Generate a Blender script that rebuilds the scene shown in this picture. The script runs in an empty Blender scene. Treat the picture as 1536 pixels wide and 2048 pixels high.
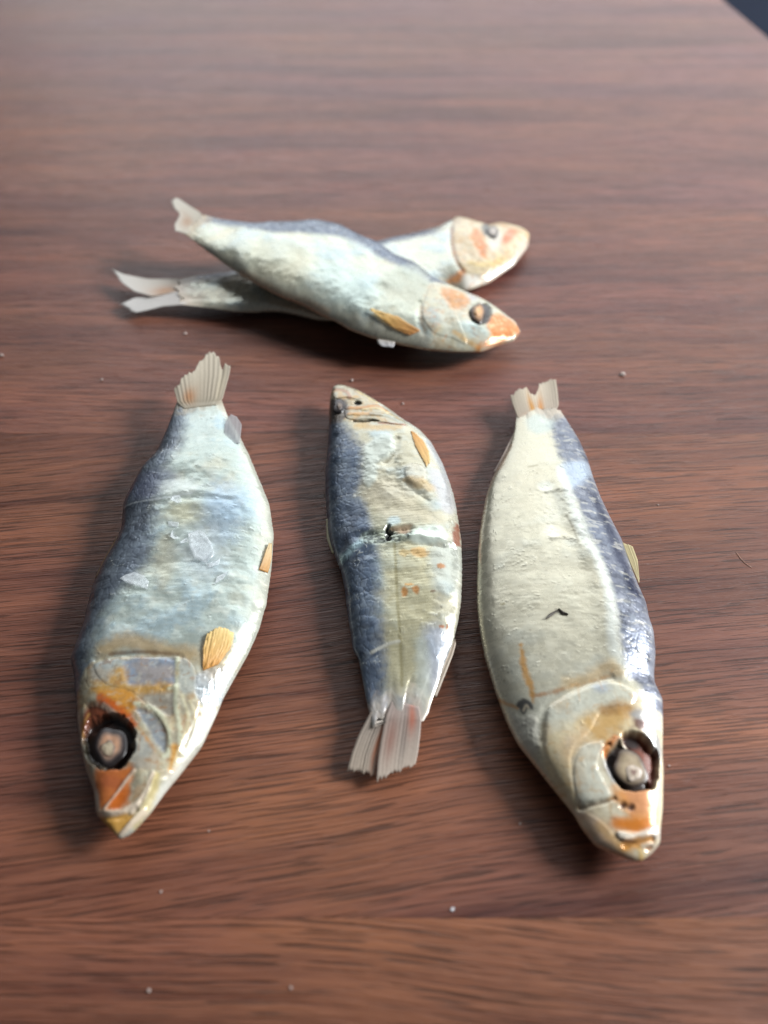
import bpy, bmesh, math, random
import numpy as np
from mathutils import Vector

# ------------------------------------------------------------------ camera, light, exposure
H = 0.105                      # camera height above the board (m)
TH = math.radians(46.0)        # pitch below the horizon
FPX = 1538.0                   # focal length in photograph pixels (1536 x 2048)
scene = bpy.context.scene
C = scene.collection

cam_d = bpy.data.cameras.new('camera')
cam = bpy.data.objects.new('camera', cam_d); C.objects.link(cam)
cam.location = (0, 0, H)
cam.rotation_euler = (math.pi/2 - TH, 0, 0)
cam_d.sensor_fit = 'VERTICAL'; cam_d.sensor_height = 36.0
cam_d.lens = 36.0*FPX/2048.0
cam_d.clip_start = 0.002; cam_d.clip_end = 50
cam_d.dof.use_dof = True
cam_d.dof.focus_distance = 0.133
cam_d.dof.aperture_fstop = cam_d.lens*1e-3/0.0021
cam_d.dof.aperture_blades = 0
scene.camera = cam

world = bpy.data.worlds.new('World'); scene.world = world; world.use_nodes = True
bg = world.node_tree.nodes['Background']
bg.inputs['Color'].default_value = (0.86, 0.92, 1.0, 1)
bg.inputs['Strength'].default_value = 0.07

def area(name, loc, target, sx, sy, power, col):
    d = bpy.data.lights.new(name, 'AREA'); d.shape = 'RECTANGLE'; d.size = sx; d.size_y = sy
    d.energy = power; d.color = col
    o = bpy.data.objects.new(name, d); C.objects.link(o)
    o.location = loc
    o.rotation_euler = (Vector(target)-Vector(loc)).to_track_quat('-Z', 'Y').to_euler()
    return o
# the room's window: right and behind the fish; and a dimmer one further back
area('window_light', (1.08, 0.30, 0.59), (0.0, 0.14, 0.0), 0.36, 0.40, 34.0, (0.97, 0.985, 1.0))
area('far_window_light', (0.3, 2.3, 1.20), (0.0, 0.2, 0.0), 3.2, 1.9, 42.0, (0.92, 0.96, 1.0))

scene.view_settings.view_transform = 'Standard'
scene.view_settings.look = 'None'
scene.view_settings.exposure = 0.12
scene.view_settings.gamma = 1.0
scene.view_settings.use_curve_mapping = False

# ------------------------------------------------------------------ helpers
CT, ST = math.cos(TH), math.sin(TH)
def unproj(px, py, z):
    """point of the horizontal plane at height z that a place in the photograph belongs to"""
    px = np.asarray(px, float); py = np.asarray(py, float)
    a = (px-768)/FPX; b = (py-1024)/FPX
    dx = a; dy = CT - b*ST; dz = -ST - b*CT
    t = (z-H)/dz
    return dx*t, dy*t
def proj(x, y, z):
    zz = y*CT - (z-H)*ST
    b = -(y*ST + (z-H)*CT)/zz
    return 768+FPX*x/zz, 1024+FPX*b

def lin(c):
    c = np.asarray(c, float)/255.0
    return np.where(c <= 0.04045, c/12.92, ((c+0.055)/1.055)**2.4)

def _hash(i, j, seed):
    i = i.astype(np.int64); j = j.astype(np.int64)
    n = (i*374761393 + j*668265263 + seed*1442695041) & 0xffffffff
    n = ((n ^ (n >> 13))*1274126177) & 0xffffffff
    n = n ^ (n >> 16)
    return (n & 0xffffff)/float(0xffffff)
def vnoise(x, y, seed=0):
    xi = np.floor(x); yi = np.floor(y); fx = x-xi; fy = y-yi
    u = fx*fx*fx*(fx*(fx*6-15)+10); w = fy*fy*fy*(fy*(fy*6-15)+10)
    a = _hash(xi, yi, seed); b = _hash(xi+1, yi, seed); c = _hash(xi, yi+1, seed); d = _hash(xi+1, yi+1, seed)
    return (a*(1-u)+b*u)*(1-w)+(c*(1-u)+d*u)*w
def fbm(x, y, seed=0, oct=4, gain=0.5):
    s = np.zeros_like(x); a = 1.0; t = 0.0
    for k in range(oct):
        s += a*(vnoise(x*2**k+17.3*k, y*2**k-9.1*k, seed+k*7)-0.5); t += a; a *= gain
    return s/t*2        # about -1..1
def ridged(x, y, seed=0, oct=3):
    s = np.zeros_like(x); a = 1.0; t = 0
    for k in range(oct):
        s += a*(1-np.abs(2*vnoise(x*2**k+5.2*k, y*2**k+3.7*k, seed+k*11)-1)); t += a; a *= 0.5
    return s/t
def worley(x, y, seed=0):
    xi = np.floor(x); yi = np.floor(y)
    d1 = np.full(x.shape, 9.0); d2 = np.full(x.shape, 9.0); cid = np.zeros(x.shape)
    for di in (-1, 0, 1):
        for dj in (-1, 0, 1):
            cx = xi+di; cy = yi+dj
            hx = cx+_hash(cx, cy, seed); hy = cy+_hash(cx, cy, seed+5)
            d = np.hypot(hx-x, hy-y); h = _hash(cx, cy, seed+9)
            n = d < d1
            d2 = np.where(n, d1, np.minimum(d2, d)); cid = np.where(n, h, cid); d1 = np.where(n, d, d1)
    return d1, d2, cid
def sstep(a, b, x):
    t = np.clip((x-a)/(b-a), 0, 1); return t*t*(3-2*t)

def seg_dist(X, Y, pts, closed=False):
    d = np.full(X.shape, 1e9); tt = np.zeros(X.shape)
    n = len(pts); m = n if closed else n-1
    for i in range(m):
        ax, ay = pts[i]; bx, by = pts[(i+1) % n]
        vx, vy = bx-ax, by-ay; L = vx*vx+vy*vy+1e-18
        t = np.clip(((X-ax)*vx+(Y-ay)*vy)/L, 0, 1)
        e = np.hypot(X-ax-t*vx, Y-ay-t*vy)
        k = e < d
        d = np.where(k, e, d); tt = np.where(k, (i+t)/m, tt)
    return d, tt
def catmull(pts, closed, n=5):
    P = np.array(pts, float)
    if len(P) < 3: return [tuple(p) for p in P]
    Q = np.vstack([P[-1:], P, P[:2]]) if closed else np.vstack([2*P[0]-P[1], P, 2*P[-1]-P[-2]])
    out = []
    for i in range(len(P) if closed else len(P)-1):
        a, b, c, d = Q[i], Q[i+1], Q[i+2], Q[i+3]
        for t in np.arange(n)/n:
            out.append(tuple(0.5*(2*b+(c-a)*t+(2*a-5*b+4*c-d)*t*t+(3*b-a-3*c+d)*t**3)))
    if not closed: out.append(tuple(P[-1]))
    return out
def inside(X, Y, pts):
    r = np.zeros(X.shape, bool); n = len(pts)
    for i in range(n):
        x1, y1 = pts[i]; x2, y2 = pts[(i+1) % n]
        if y1 == y2: continue
        r ^= ((y1 > Y) != (y2 > Y)) & (X < (x2-x1)*(Y-y1)/(y2-y1)+x1)
    return r

def mesh_np(name, V, F, mat, parent=None, col=None, rough=None, metal=None, smooth=True):
    """V (n,3), F list/array of quads or mixed polygons"""
    me = bpy.data.meshes.new(name)
    if isinstance(F, np.ndarray):
        nf, k = F.shape
        me.vertices.add(len(V)); me.vertices.foreach_set('co', np.ascontiguousarray(V, np.float32).ravel())
        me.loops.add(nf*k); me.loops.foreach_set('vertex_index', np.ascontiguousarray(F, np.int32).ravel())
        me.polygons.add(nf); me.polygons.foreach_set('loop_start', np.arange(0, nf*k, k, dtype=np.int32))
        me.polygons.foreach_set('loop_total', np.full(nf, k, np.int32))
        me.update(calc_edges=True); me.validate()
    else:
        me.from_pydata([tuple(v) for v in V], [], F); me.update()
    if smooth:
        me.polygons.foreach_set('use_smooth', np.ones(len(me.polygons), bool))
    n = len(me.vertices)
    if col is not None:
        a = me.color_attributes.new('Col', 'FLOAT_COLOR', 'POINT')
        c4 = np.ones((n, 4), np.float32); c4[:, :3] = col; a.data.foreach_set('color', c4.ravel())
    for nm, arr in (('rough', rough), ('metal', metal)):
        if arr is not None:
            a = me.attributes.new(nm, 'FLOAT', 'POINT'); a.data.foreach_set('value', np.ascontiguousarray(arr, np.float32))
    me.materials.append(mat)
    o = bpy.data.objects.new(name, me); C.objects.link(o)
    if parent is not None: o.parent = parent
    return o
def tag(o, label=None, cat=None, group=None, kind=None):
    if label: o['label'] = label
    if cat: o['category'] = cat
    if group: o['group'] = group
    if kind: o['kind'] = kind
    return o
def empty(name, loc):
    o = bpy.data.objects.new(name, None); C.objects.link(o); o.location = loc; o.empty_display_size = 0.01
    return o

# ------------------------------------------------------------------ materials
def nodes(name):
    m = bpy.data.materials.new(name); m.use_nodes = True
    nt = m.node_tree; return m, nt, nt.nodes['Principled BSDF']
def N(nt, t, **kw):
    n = nt.nodes.new(t)
    for k, v in kw.items():
        if hasattr(n, k): setattr(n, k, v)
    return n
def skin_mat(name, transl=0.0, bump=0.10, spec=0.5, coat=0.0):
    m, nt, p = nodes(name); L = nt.links.new
    a = N(nt, 'ShaderNodeAttribute'); a.attribute_name = 'Col'
    r = N(nt, 'ShaderNodeAttribute'); r.attribute_name = 'rough'
    me = N(nt, 'ShaderNodeAttribute'); me.attribute_name = 'metal'
    tc = N(nt, 'ShaderNodeTexCoord')
    no = N(nt, 'ShaderNodeTexNoise'); no.inputs['Scale'].default_value = 2600; no.inputs['Detail'].default_value = 4
    L(tc.outputs['Object'], no.inputs['Vector'])
    mr = N(nt, 'ShaderNodeMapRange'); mr.inputs[1].default_value = 0.3; mr.inputs[2].default_value = 0.7
    mr.inputs[3].default_value = 0.95; mr.inputs[4].default_value = 1.05
    L(no.outputs['Fac'], mr.inputs[0])
    mx = N(nt, 'ShaderNodeVectorMath', operation='MULTIPLY')
    L(a.outputs['Color'], mx.inputs[0]); L(mr.outputs[0], mx.inputs[1])
    L(mx.outputs[0], p.inputs['Base Color'])
    L(r.outputs['Fac'], p.inputs['Roughness']); L(me.outputs['Fac'], p.inputs['Metallic'])
    p.inputs['Specular IOR Level'].default_value = spec
    p.inputs['Coat Weight'].default_value = coat; p.inputs['Coat Roughness'].default_value = 0.22
    b = N(nt, 'ShaderNodeBump'); b.inputs['Strength'].default_value = bump; b.inputs['Distance'].default_value = 0.0003
    L(no.outputs['Fac'], b.inputs['Height']); L(b.outputs[0], p.inputs['Normal'])
    if transl:
        out = nt.nodes['Material Output']
        t = N(nt, 'ShaderNodeBsdfTranslucent'); L(mx.outputs[0], t.inputs['Color'])
        ms = N(nt, 'ShaderNodeMixShader'); ms.inputs[0].default_value = transl
        L(p.outputs[0], ms.inputs[1]); L(t.outputs[0], ms.inputs[2]); L(ms.outputs[0], out.inputs['Surface'])
    return m
M_SKIN = skin_mat('dried_fish_skin', 0.0, 0.03, 0.5, 0.10)
M_PLATE = skin_mat('dried_gill_bone', 0.0, 0.08, 0.5, 0.25)
M_FIN = skin_mat('dried_fin_membrane', 0.18, 0.05, 0.4)
def clear(m, al):
    for _n in m.node_tree.nodes:
        if _n.type == 'BSDF_PRINCIPLED': _n.inputs['Alpha'].default_value = al
    return m
clear(M_FIN, 0.78)
M_PEC = clear(skin_mat('pectoral_fin_membrane', 0.2, 0.04, 0.4), 0.66)
M_CLEAR = skin_mat('clear_fin_membrane', 0.25, 0.04, 0.4)
for _n in M_CLEAR.node_tree.nodes:
    if _n.type == 'BSDF_PRINCIPLED': _n.inputs['Alpha'].default_value = 0.45
M_EYE = skin_mat('dried_eye', 0.0, 0.10, 0.5, 0.15)

def flake_mat(name, col, rough, transp, spec=0.5):
    m, nt, p = nodes(name); L = nt.links.new
    tc = N(nt, 'ShaderNodeTexCoord'); no = N(nt, 'ShaderNodeTexNoise'); no.inputs['Scale'].default_value = 1500
    L(tc.outputs['Object'], no.inputs['Vector'])
    cr = N(nt, 'ShaderNodeValToRGB')
    c = lin(col)
    cr.color_ramp.elements[0].position = 0.35; cr.color_ramp.elements[0].color = (*(c*0.75), 1)
    cr.color_ramp.elements[1].position = 0.65; cr.color_ramp.elements[1].color = (*np.minimum(c*1.1, 0.95), 1)
    L(no.outputs['Fac'], cr.inputs['Fac']); L(cr.outputs['Color'], p.inputs['Base Color'])
    p.inputs['Roughness'].default_value = rough; p.inputs['Specular IOR Level'].default_value = spec
    p.inputs['Alpha'].default_value = 1-transp
    return m
M_SCALE = flake_mat('clear_scale', (225, 232, 236), 0.25, 0.72, 0.7)
M_SALT = flake_mat('white_salt', (225, 225, 228), 0.35, 0.0)
M_SPLINTER = flake_mat('dark_splinter', (72, 66, 60), 0.6, 0.0)
M_BLACK = flake_mat('black_cavity', (14, 10, 9), 0.8, 0.0, 0.1)

def wood_mat(name, ang, seed, tint, contrast=1.0):
    m, nt, p = nodes(name); L = nt.links.new
    tc = N(nt, 'ShaderNodeTexCoord')
    mp = N(nt, 'ShaderNodeMapping'); mp.inputs['Rotation'].default_value = (0, 0, ang)
    mp.inputs['Location'].default_value = (seed*0.371, seed*0.213, seed*0.1)
    L(tc.outputs['Object'], mp.inputs['Vector'])
    # slow waviness of the grain
    wn = N(nt, 'ShaderNodeTexNoise'); wn.inputs['Scale'].default_value = 7; wn.inputs['Detail'].default_value = 2
    L(mp.outputs[0], wn.inputs['Vector'])
    ws = N(nt, 'ShaderNodeVectorMath', operation='SUBTRACT'); ws.inputs[1].default_value = (.5, .5, .5)
    L(wn.outputs['Color'], ws.inputs[0])
    wm = N(nt, 'ShaderNodeVectorMath', operation='MULTIPLY'); wm.inputs[1].default_value = (0, 0.018, 0)
    L(ws.outputs[0], wm.inputs[0])
    wa = N(nt, 'ShaderNodeVectorMath', operation='ADD'); L(mp.outputs[0], wa.inputs[0]); L(wm.outputs[0], wa.inputs[1])
    def stretched(sx, sy, scale, det, rough=0.6):
        s = N(nt, 'ShaderNodeVectorMath', operation='MULTIPLY'); s.inputs[1].default_value = (sx, sy, 1)
        L(wa.outputs[0], s.inputs[0])
        n = N(nt, 'ShaderNodeTexNoise'); n.inputs['Scale'].default_value = scale; n.inputs['Detail'].default_value = det
        n.inputs['Roughness'].default_value = rough
        L(s.outputs[0], n.inputs['Vector']); return n
    broad = stretched(0.07, 1, 95, 4)          # centimetre-wide figure
    fine = stretched(0.03, 1, 620, 6, 0.75)     # millimetre streaks
    hair = stretched(0.05, 1, 2600, 3, 0.7)
    pore = stretched(0.026, 1, 3600, 1, 0.5)     # open pores: short dark lines
    patch = stretched(0.6, 1, 22, 3)
    t = lin(tint)
    cr = N(nt, 'ShaderNodeValToRGB'); e = cr.color_ramp.elements
    e[0].position = 0.28; e[0].color = (*(t*np.array([0.40, 0.33, 0.36])), 1)
    e[1].position = 0.74; e[1].color = (*(t*np.array([1.55, 1.50, 1.32])), 1)
    k = e.new(0.5); k.color = (*t, 1)
    add = N(nt, 'ShaderNodeMath', operation='MULTIPLY_ADD'); add.inputs[1].default_value = 0.42*contrast
    L(fine.outputs['Fac'], add.inputs[0])
    add2 = N(nt, 'ShaderNodeMath', operation='MULTIPLY_ADD'); add2.inputs[1].default_value = 0.85
    L(broad.outputs['Fac'], add2.inputs[0]); L(add.outputs[0], add2.inputs[2])
    add3 = N(nt, 'ShaderNodeMath', operation='MULTIPLY_ADD'); add3.inputs[1].default_value = 0.30
    L(hair.outputs['Fac'], add3.inputs[0]); L(add2.outputs[0], add3.inputs[2])
    add.inputs[2].default_value = -0.30
    L(add3.outputs[0], cr.inputs['Fac'])
    # pores
    pr = N(nt, 'ShaderNodeMapRange'); pr.inputs[1].default_value = 0.56; pr.inputs[2].default_value = 0.61
    pr.inputs[3].default_value = 1.0; pr.inputs[4].default_value = 0.45
    dens = N(nt, 'ShaderNodeMath', operation='MULTIPLY_ADD'); dens.inputs[1].default_value = 0.22
    L(broad.outputs['Fac'], dens.inputs[0]); 
    dsub = N(nt, 'ShaderNodeMath', operation='SUBTRACT'); L(pore.outputs['Fac'], dsub.inputs[0]); dsub.inputs[1].default_value = 0.11
    L(dsub.outputs[0], dens.inputs[2]); L(dens.outputs[0], pr.inputs[0])
    mul = N(nt, 'ShaderNodeVectorMath', operation='MULTIPLY'); L(cr.outputs['Color'], mul.inputs[0]); L(pr.outputs[0], mul.inputs[1])
    # hue patches: some browner, some more purple
    hp = N(nt, 'ShaderNodeValToRGB'); h = hp.color_ramp.elements
    h[0].position = 0.35; h[0].color = (0.94, 0.90, 1.02, 1); h[1].position = 0.65; h[1].color = (1.06, 1.06, 0.92, 1)
    L(patch.outputs['Fac'], hp.inputs['Fac'])
    mul2 = N(nt, 'ShaderNodeVectorMath', operation='MULTIPLY'); L(mul.outputs[0], mul2.inputs[0]); L(hp.outputs['Color'], mul2.inputs[1])
    L(mul2.outputs[0], p.inputs['Base Color'])
    rr = N(nt, 'ShaderNodeMapRange'); rr.inputs[1].default_value = 0.3; rr.inputs[2].default_value = 0.7
    rr.inputs[3].default_value = 0.34; rr.inputs[4].default_value = 0.48
    L(fine.outputs['Fac'], rr.inputs[0]); L(rr.outputs[0], p.inputs['Roughness'])
    p.inputs['Specular IOR Level'].default_value = 0.38
    hm = N(nt, 'ShaderNodeMath', operation='MULTIPLY_ADD'); hm.inputs[1].default_value = 0.5
    L(pr.outputs[0], hm.inputs[0]); L(hair.outputs['Fac'], hm.inputs[2])
    b = N(nt, 'ShaderNodeBump'); b.inputs['Strength'].default_value = 0.6; b.inputs['Distance'].default_value = 0.0003
    L(hm.outputs[0], b.inputs['Height']); L(b.outputs[0], p.inputs['Normal'])
    return m

# ------------------------------------------------------------------ the board and what lies beyond its edge
def box(name, x0, x1, y0, y1, z0, z1, mat, parent, bev):
    bm = bmesh.new()
    bmesh.ops.create_cube(bm, size=1)
    for v in bm.verts:
        v.co = ((x0+x1)/2+v.co.x*(x1-x0), (y0+y1)/2+v.co.y*(y1-y0), (z0+z1)/2+v.co.z*(z1-z0))
    bmesh.ops.bevel(bm, geom=list(bm.edges), offset=bev, segments=2, affect='EDGES', profile=0.6)
    me = bpy.data.meshes.new(name); bm.to_mesh(me); bm.free(); me.materials.append(mat)
    o = bpy.data.objects.new(name, me); C.objects.link(o); o.parent = parent
    return o
board = empty('wooden_board', (0, 0.2, -0.024))
tag(board, 'reddish brown wooden board of wide joined planks under all the fish', 'board')
seams = [-0.45, -0.068, 0.29, 1.185, 2.20, 3.12, 4.05, 5.0, 5.95]
tints = [(116, 74, 55), (116, 74, 55), (114, 72, 55), (112, 71, 58), (115, 74, 63), (115, 77, 68), (115, 77, 68), (115, 77, 68)]  # far planks greyer pink: grazing glare painted into their wood colour
angs = [0.02, 0.01, -0.13, 0.0, -0.015, 0.01, 0.0, 0.02]
for i in range(len(seams)-1):
    g = 0.000008
    box('plank', -3.4*H, 1.715*H, seams[i]*H-0.2+g, seams[i+1]*H-0.2-g, 0.0, 0.024,
        wood_mat('wood_plank', angs[i], i+1, tints[i]), board, 0.00004)

m_floor, nt, p = nodes('navy_floor')
tc = N(nt, 'ShaderNodeTexCoord'); no = N(nt, 'ShaderNodeTexNoise'); no.inputs['Scale'].default_value = 40
cr = N(nt, 'ShaderNodeValToRGB'); cr.color_ramp.elements[0].color = (0.003, 0.007, 0.018, 1); cr.color_ramp.elements[1].color = (0.007, 0.012, 0.028, 1)
nt.links.new(tc.outputs['Object'], no.inputs['Vector']); nt.links.new(no.outputs['Fac'], cr.inputs['Fac']); nt.links.new(cr.outputs['Color'], p.inputs['Base Color'])
p.inputs['Roughness'].default_value = 0.9; p.inputs['Specular IOR Level'].default_value = 0.1
fl = mesh_np('floor', np.array([(-6, -6, -0.0245), (6, -6, -0.0245), (6, 8, -0.0245), (-6, 8, -0.0245)], float), [(0, 1, 2, 3)], m_floor, smooth=False)
fl['kind'] = 'structure'

# ------------------------------------------------------------------ fish builder
class Fish:
    def __init__(s, name, label, dorsal, ventral, tip, zc3, kT, kB, ns=520, nv=190, seed=1, v0=-0.15, group='dried fish laid out on the board',
                 thick_s=None, keel=1.0, eu=(3.6, .55, 3.8, .70)):
        s.seed = seed; s.tip = tip; s.ls = 1.0
        zc = lambda t: np.interp(t, [0, .5, 1], zc3)*H
        s.zc = zc
        D = np.array([tip]+list(dorsal), float); Vn = np.array([tip]+list(ventral), float)
        endp = (D[-1]+Vn[-1])/2
        def tow(P, sv):
            x, y = unproj(P[:, 0], P[:, 1], zc(sv)); return np.stack([x, y], 1)
        o0 = tow(np.array([tip]), np.array([0.]))[0]; e0 = tow(np.array([endp]), np.array([1.]))[0]
        ax = e0-o0; Lw = np.hypot(*ax); ax = ax/Lw; la = np.array([-ax[1], ax[0]])
        s.o0, s.ax, s.la, s.L = o0, ax, la, Lw
        def contour(P):
            sv = np.linspace(0, 1, len(P))
            for _ in range(6):
                W = tow(P, sv); sv = np.clip(((W-o0)@ax)/Lw, 0, 1)
            lat = (W-o0)@la
            sv = np.maximum.accumulate(sv+np.arange(len(sv))*1e-6)
            return sv, lat
        sd, ld = contour(D); sv_, lv = contour(Vn)
        # stations, denser at the snout
        t = np.linspace(0, 1, ns); S = 0.65*t+0.35*t**2; S[0] = 0.0012
        smooth = lambda a: np.convolve(np.pad(a, 4, mode='edge'), np.ones(9)/9, 'valid')
        Dl = np.interp(S, sd, ld); Vl = np.interp(S, sv_, lv)
        Dl[6:] = smooth(Dl)[6:]; Vl[6:] = smooth(Vl)[6:]
        saw = (S*Lw*1000/1.15) % 1.0
        saw_o = -np.sign(Vl-Dl)*0.00013*(0.4+0.9*fbm(S*40, S*0, seed+2, 2))*saw*np.interp(S, [.25, .32, .9, .96], [0, 1, 1, 0])*keel
        w = np.abs(Vl-Dl); s.w = w
        # thickness follows depth, a little stouter at head and tail root
        wm = w.max()
        if thick_s is None: thick_s = ([0, .08, .25, .5, .8, .93, 1], [.55, .95, 1.05, 1.0, .85, .45, .10])
        ws = np.convolve(np.pad(w, 20, mode='edge'), np.ones(41)/41, 'valid')
        Tt = kT*(0.35*wm+0.65*ws)*np.interp(S, *thick_s)*np.minimum(1, np.sqrt(w/(0.30*wm+1e-9)))
        Tb = Tt*kB
        ph = np.linspace(0, math.pi, nv); v = -np.cos(ph)          # dorsal -1 .. ventral +1
        v = 0.55*v+0.45*np.linspace(-1, 1, nv)
        u1, q1, u2, q2 = eu
        ud = np.clip((v0-v)/(1+v0), 0, 1); uv = np.clip((v-v0)/(1-v0), 0, 1)
        prof = np.where(v < v0, (1-ud**u1)**q1, (1-uv**u2)**q2)
        Sg, Vg = np.meshgrid(S, v, indexing='ij')
        jag_e = 0.022*fbm(v*3.1+seed, v*0+2.2, seed+3, 3)[None, :]
        Sx = Sg+jag_e*sstep(.88, 1.0, Sg)
        lat = Dl[:, None]*(1-Vg)/2+Vl[:, None]*(1+Vg)/2
        lat = lat+saw_o[:, None]*np.clip((Vg-.93)/.07, 0, 1)
        s.S, s.V = Sg.ravel(), Vg.ravel()
        X = o0[0]+ax[0]*Sx*Lw+la[0]*lat; Y = o0[1]+ax[1]*Sx*Lw+la[1]*lat
        Zc = zc(Sg); Z = Zc+Tt[:, None]*prof[None, :]
        s.X, s.Y, s.Z = X.ravel(), Y.ravel(), Z.ravel(); s.Z0 = s.Z.copy()
        s.ns, s.nv = ns, nv
        s.edge = np.minimum(1, np.minimum(Vg+1, 1-Vg)/0.12).ravel()*np.minimum(1, Sg/0.02).ravel()
        # underside
        nb = 17
        vb = np.cos(np.linspace(0, math.pi, nb+2))[1:-1]               # ventral -> dorsal
        pb = (1-np.abs(vb)**2.4)**0.55
        latb = Dl[:, None]*(1-vb[None, :])/2+Vl[:, None]*(1+vb[None, :])/2
        Sb = np.repeat(S[:, None], nb, 1)
        s.Xb = o0[0]+ax[0]*Sb*Lw+la[0]*latb; s.Yb = o0[1]+ax[1]*Sb*Lw+la[1]*latb
        s.Zb = zc(Sb)-Tb[:, None]*pb[None, :]
        s.nb = nb
        s.PX, s.PY = proj(s.X, s.Y, s.Z)
        # the fish's own axes in mm
        s.A = s.S*Lw*1000; s.B = ((s.X-o0[0])*la[0]+(s.Y-o0[1])*la[1])*1000
        s.mmpx = (np.hypot(*(np.array(unproj(tip[0]+1, tip[1], zc(0)))-np.array(unproj(tip[0], tip[1], zc(0)))))
                  + np.hypot(*(np.array(unproj(endp[0]+1, endp[1], zc(1)))-np.array(unproj(endp[0], endp[1], zc(1))))))/2   # m per px
        s.col = np.zeros((len(s.X), 3)); s.rough = np.full(len(s.X), .4); s.metal = np.full(len(s.X), .2)
        zlow = min(s.Zb.min(), s.Z.min())
        c = o0+ax*Lw*0.5
        s.loc = np.array([c[0], c[1], 0.0])
        s.root = empty(name, s.loc); tag(s.root, label, 'fish', group)
        s.zlow = zlow; s.tint = (0.84, 0.85, 0.82)
    # --- from the photograph onto the skin
    def hit(s, p):
        d = (s.PX-p[0])**2+(s.PY-p[1])**2
        i = int(np.argmin(d))
        if d[i] > 10**2:
            x, y = unproj(p[0], p[1], s.Z0[i]); return float(x), float(y)
        return s.X[i], s.Y[i]
    def q(s, pts): return [s.hit(p) for p in pts]
    def hz(s, xs, ys):
        k = 3; X = s.X.reshape(s.ns, s.nv)[::k, ::2].ravel(); Y = s.Y.reshape(s.ns, s.nv)[::k, ::2].ravel(); Z = s.Z.reshape(s.ns, s.nv)[::k, ::2].ravel()
        return np.array([Z[np.argmin((X-a)**2+(Y-b)**2)] for a, b in zip(xs, ys)])
    # --- masks
    def poly(s, pts, soft=4, wob=2.0, wf=1.1, grow=0):
        P = catmull(s.q(pts), True, 4)
        d, _ = seg_dist(s.X, s.Y, P, True)
        sd = np.where(inside(s.X, s.Y, P), -d, d)/s.mmpx
        if wob: sd = sd+wob*fbm(s.A*wf, s.B*wf, s.seed+31)
        s.sd = sd
        return sstep(soft+grow, -soft+grow, sd)
    def line(s, pts, w, soft=None, wob=1.6, taper=False, wf=1.3):
        P = catmull(s.q(pts), False, 4)
        d, t = seg_dist(s.X, s.Y, P)
        d = d/s.mmpx
        if wob: d = d+wob*fbm(s.A*wf, s.B*wf, s.seed+57)
        if taper: w = w*np.sin(np.clip(t*0.92+0.06, 0, 1)*math.pi)
        soft = soft or np.maximum(w*0.6, 1)
        return sstep(w/2+soft, w/2-soft*0.5, d)
    def blob(s, c, rx, ry, ang=0, soft=0.35, wob=0.0, wf=1.0):
        pts = [(c[0]+rx*math.cos(a)*math.cos(ang)-ry*math.sin(a)*math.sin(ang), c[1]+rx*math.cos(a)*math.sin(ang)+ry*math.sin(a)*math.cos(ang)) for a in np.linspace(0, 2*math.pi, 17)[:-1]]
        return s.poly(pts, soft*min(rx, ry), wob*min(rx, ry), wf)
    def paint(s, m, c, amt=1.0, rough=None, metal=None):
        m = np.clip(m*amt, 0, 1)
        s.col = s.col*(1-m[:, None])+lin(c)[None, :]*m[:, None]
        if rough is not None: s.rough = s.rough*(1-m)+rough*m
        if metal is not None: s.metal = s.metal*(1-m)+metal*m
    def crease(s, pts, w, mm, wob=4, seed=0):
        m = s.line(pts, w, w, wob, taper=True, wf=0.5)*np.clip(0.75+0.9*fbm(s.A*.35, s.B*.35, s.seed+71+seed, 3), 0.05, 1.6)
        s.lift(m, mm)
    def veins(s, m, c=(150, 98, 48), amt=.45):
        r = ridged(s.A*.55, s.B*.55, s.seed+101, 2)
        s.paint(m*sstep(.80, .93, r), c, amt)
        s.paint(m*sstep(.0, .5, fbm(s.A*.3, s.B*.3, s.seed+103, 3)), (196, 150, 84), amt*.6)
        s.paint(m*sstep(.15, .5, fbm(s.A*1.3, s.B*1.3, s.seed+105, 3)), (214, 208, 190), amt*.6)
        s.paint(m*sstep(.15, .5, -fbm(s.A*1.1, s.B*1.1, s.seed+107, 3)), (112, 98, 82), amt*.55)
        s.lift(m*fbm(s.A*.8, s.B*.8, s.seed+109, 3), .06); s.rough = s.rough-m*.08
    def tail_blend(s, c, s0=0.93):
        s.paint(sstep(s0, 1.0, s.S+0.035*fbm(s.A*.9, s.B*.9, s.seed+83)), c, .9, .45, 0)
        s.col = s.col*np.array(s.tint)*0.95     # dried skin is duller than the fresh silver
    def lift(s, m, mm): s.Z = s.Z+m*mm*s.ls*1e-3*s.edge
    # --- output
    def loc_v(s, X, Y, Z): return np.stack([X-s.loc[0], Y-s.loc[1], Z-s.loc[2]], 1)
    def build(s):
        ns, nv, nb = s.ns, s.nv, s.nb
        top = s.loc_v(s.X, s.Y, s.Z)
        bot = s.loc_v(s.Xb.ravel(), s.Yb.ravel(), s.Zb.ravel())
        top[:, 2] = np.maximum(top[:, 2], 0.0002)
        bot[:, 2] = np.maximum(bot[:, 2], 0.00005)
        V = np.concatenate([top, bot]); R = nv+nb
        idx = np.empty((ns, R), np.int64)
        idx[:, :nv] = np.arange(ns*nv).reshape(ns, nv)
        idx[:, nv:] = ns*nv+np.arange(ns*nb).reshape(ns, nb)
        a = idx[:-1]; b = idx[1:]
        F = np.stack([a, np.roll(a, -1, 1), np.roll(b, -1, 1), b], -1).reshape(-1, 4)
        # face orientation outward
        p0, p1, p2 = V[F[nv//2, 0]], V[F[nv//2, 1]], V[F[nv//2, 2]]
        if np.cross(p1-p0, p2-p0)[2] < 0: F = F[:, ::-1]
        # caps: fold the end rings shut with a centre vertex (as degenerate-free triangles stored as quads is unsafe -> strip)
        c0 = V[idx[0]].mean(0); c1 = V[idx[-1]].mean(0)
        V = np.concatenate([V, c0[None], c1[None]])
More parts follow.
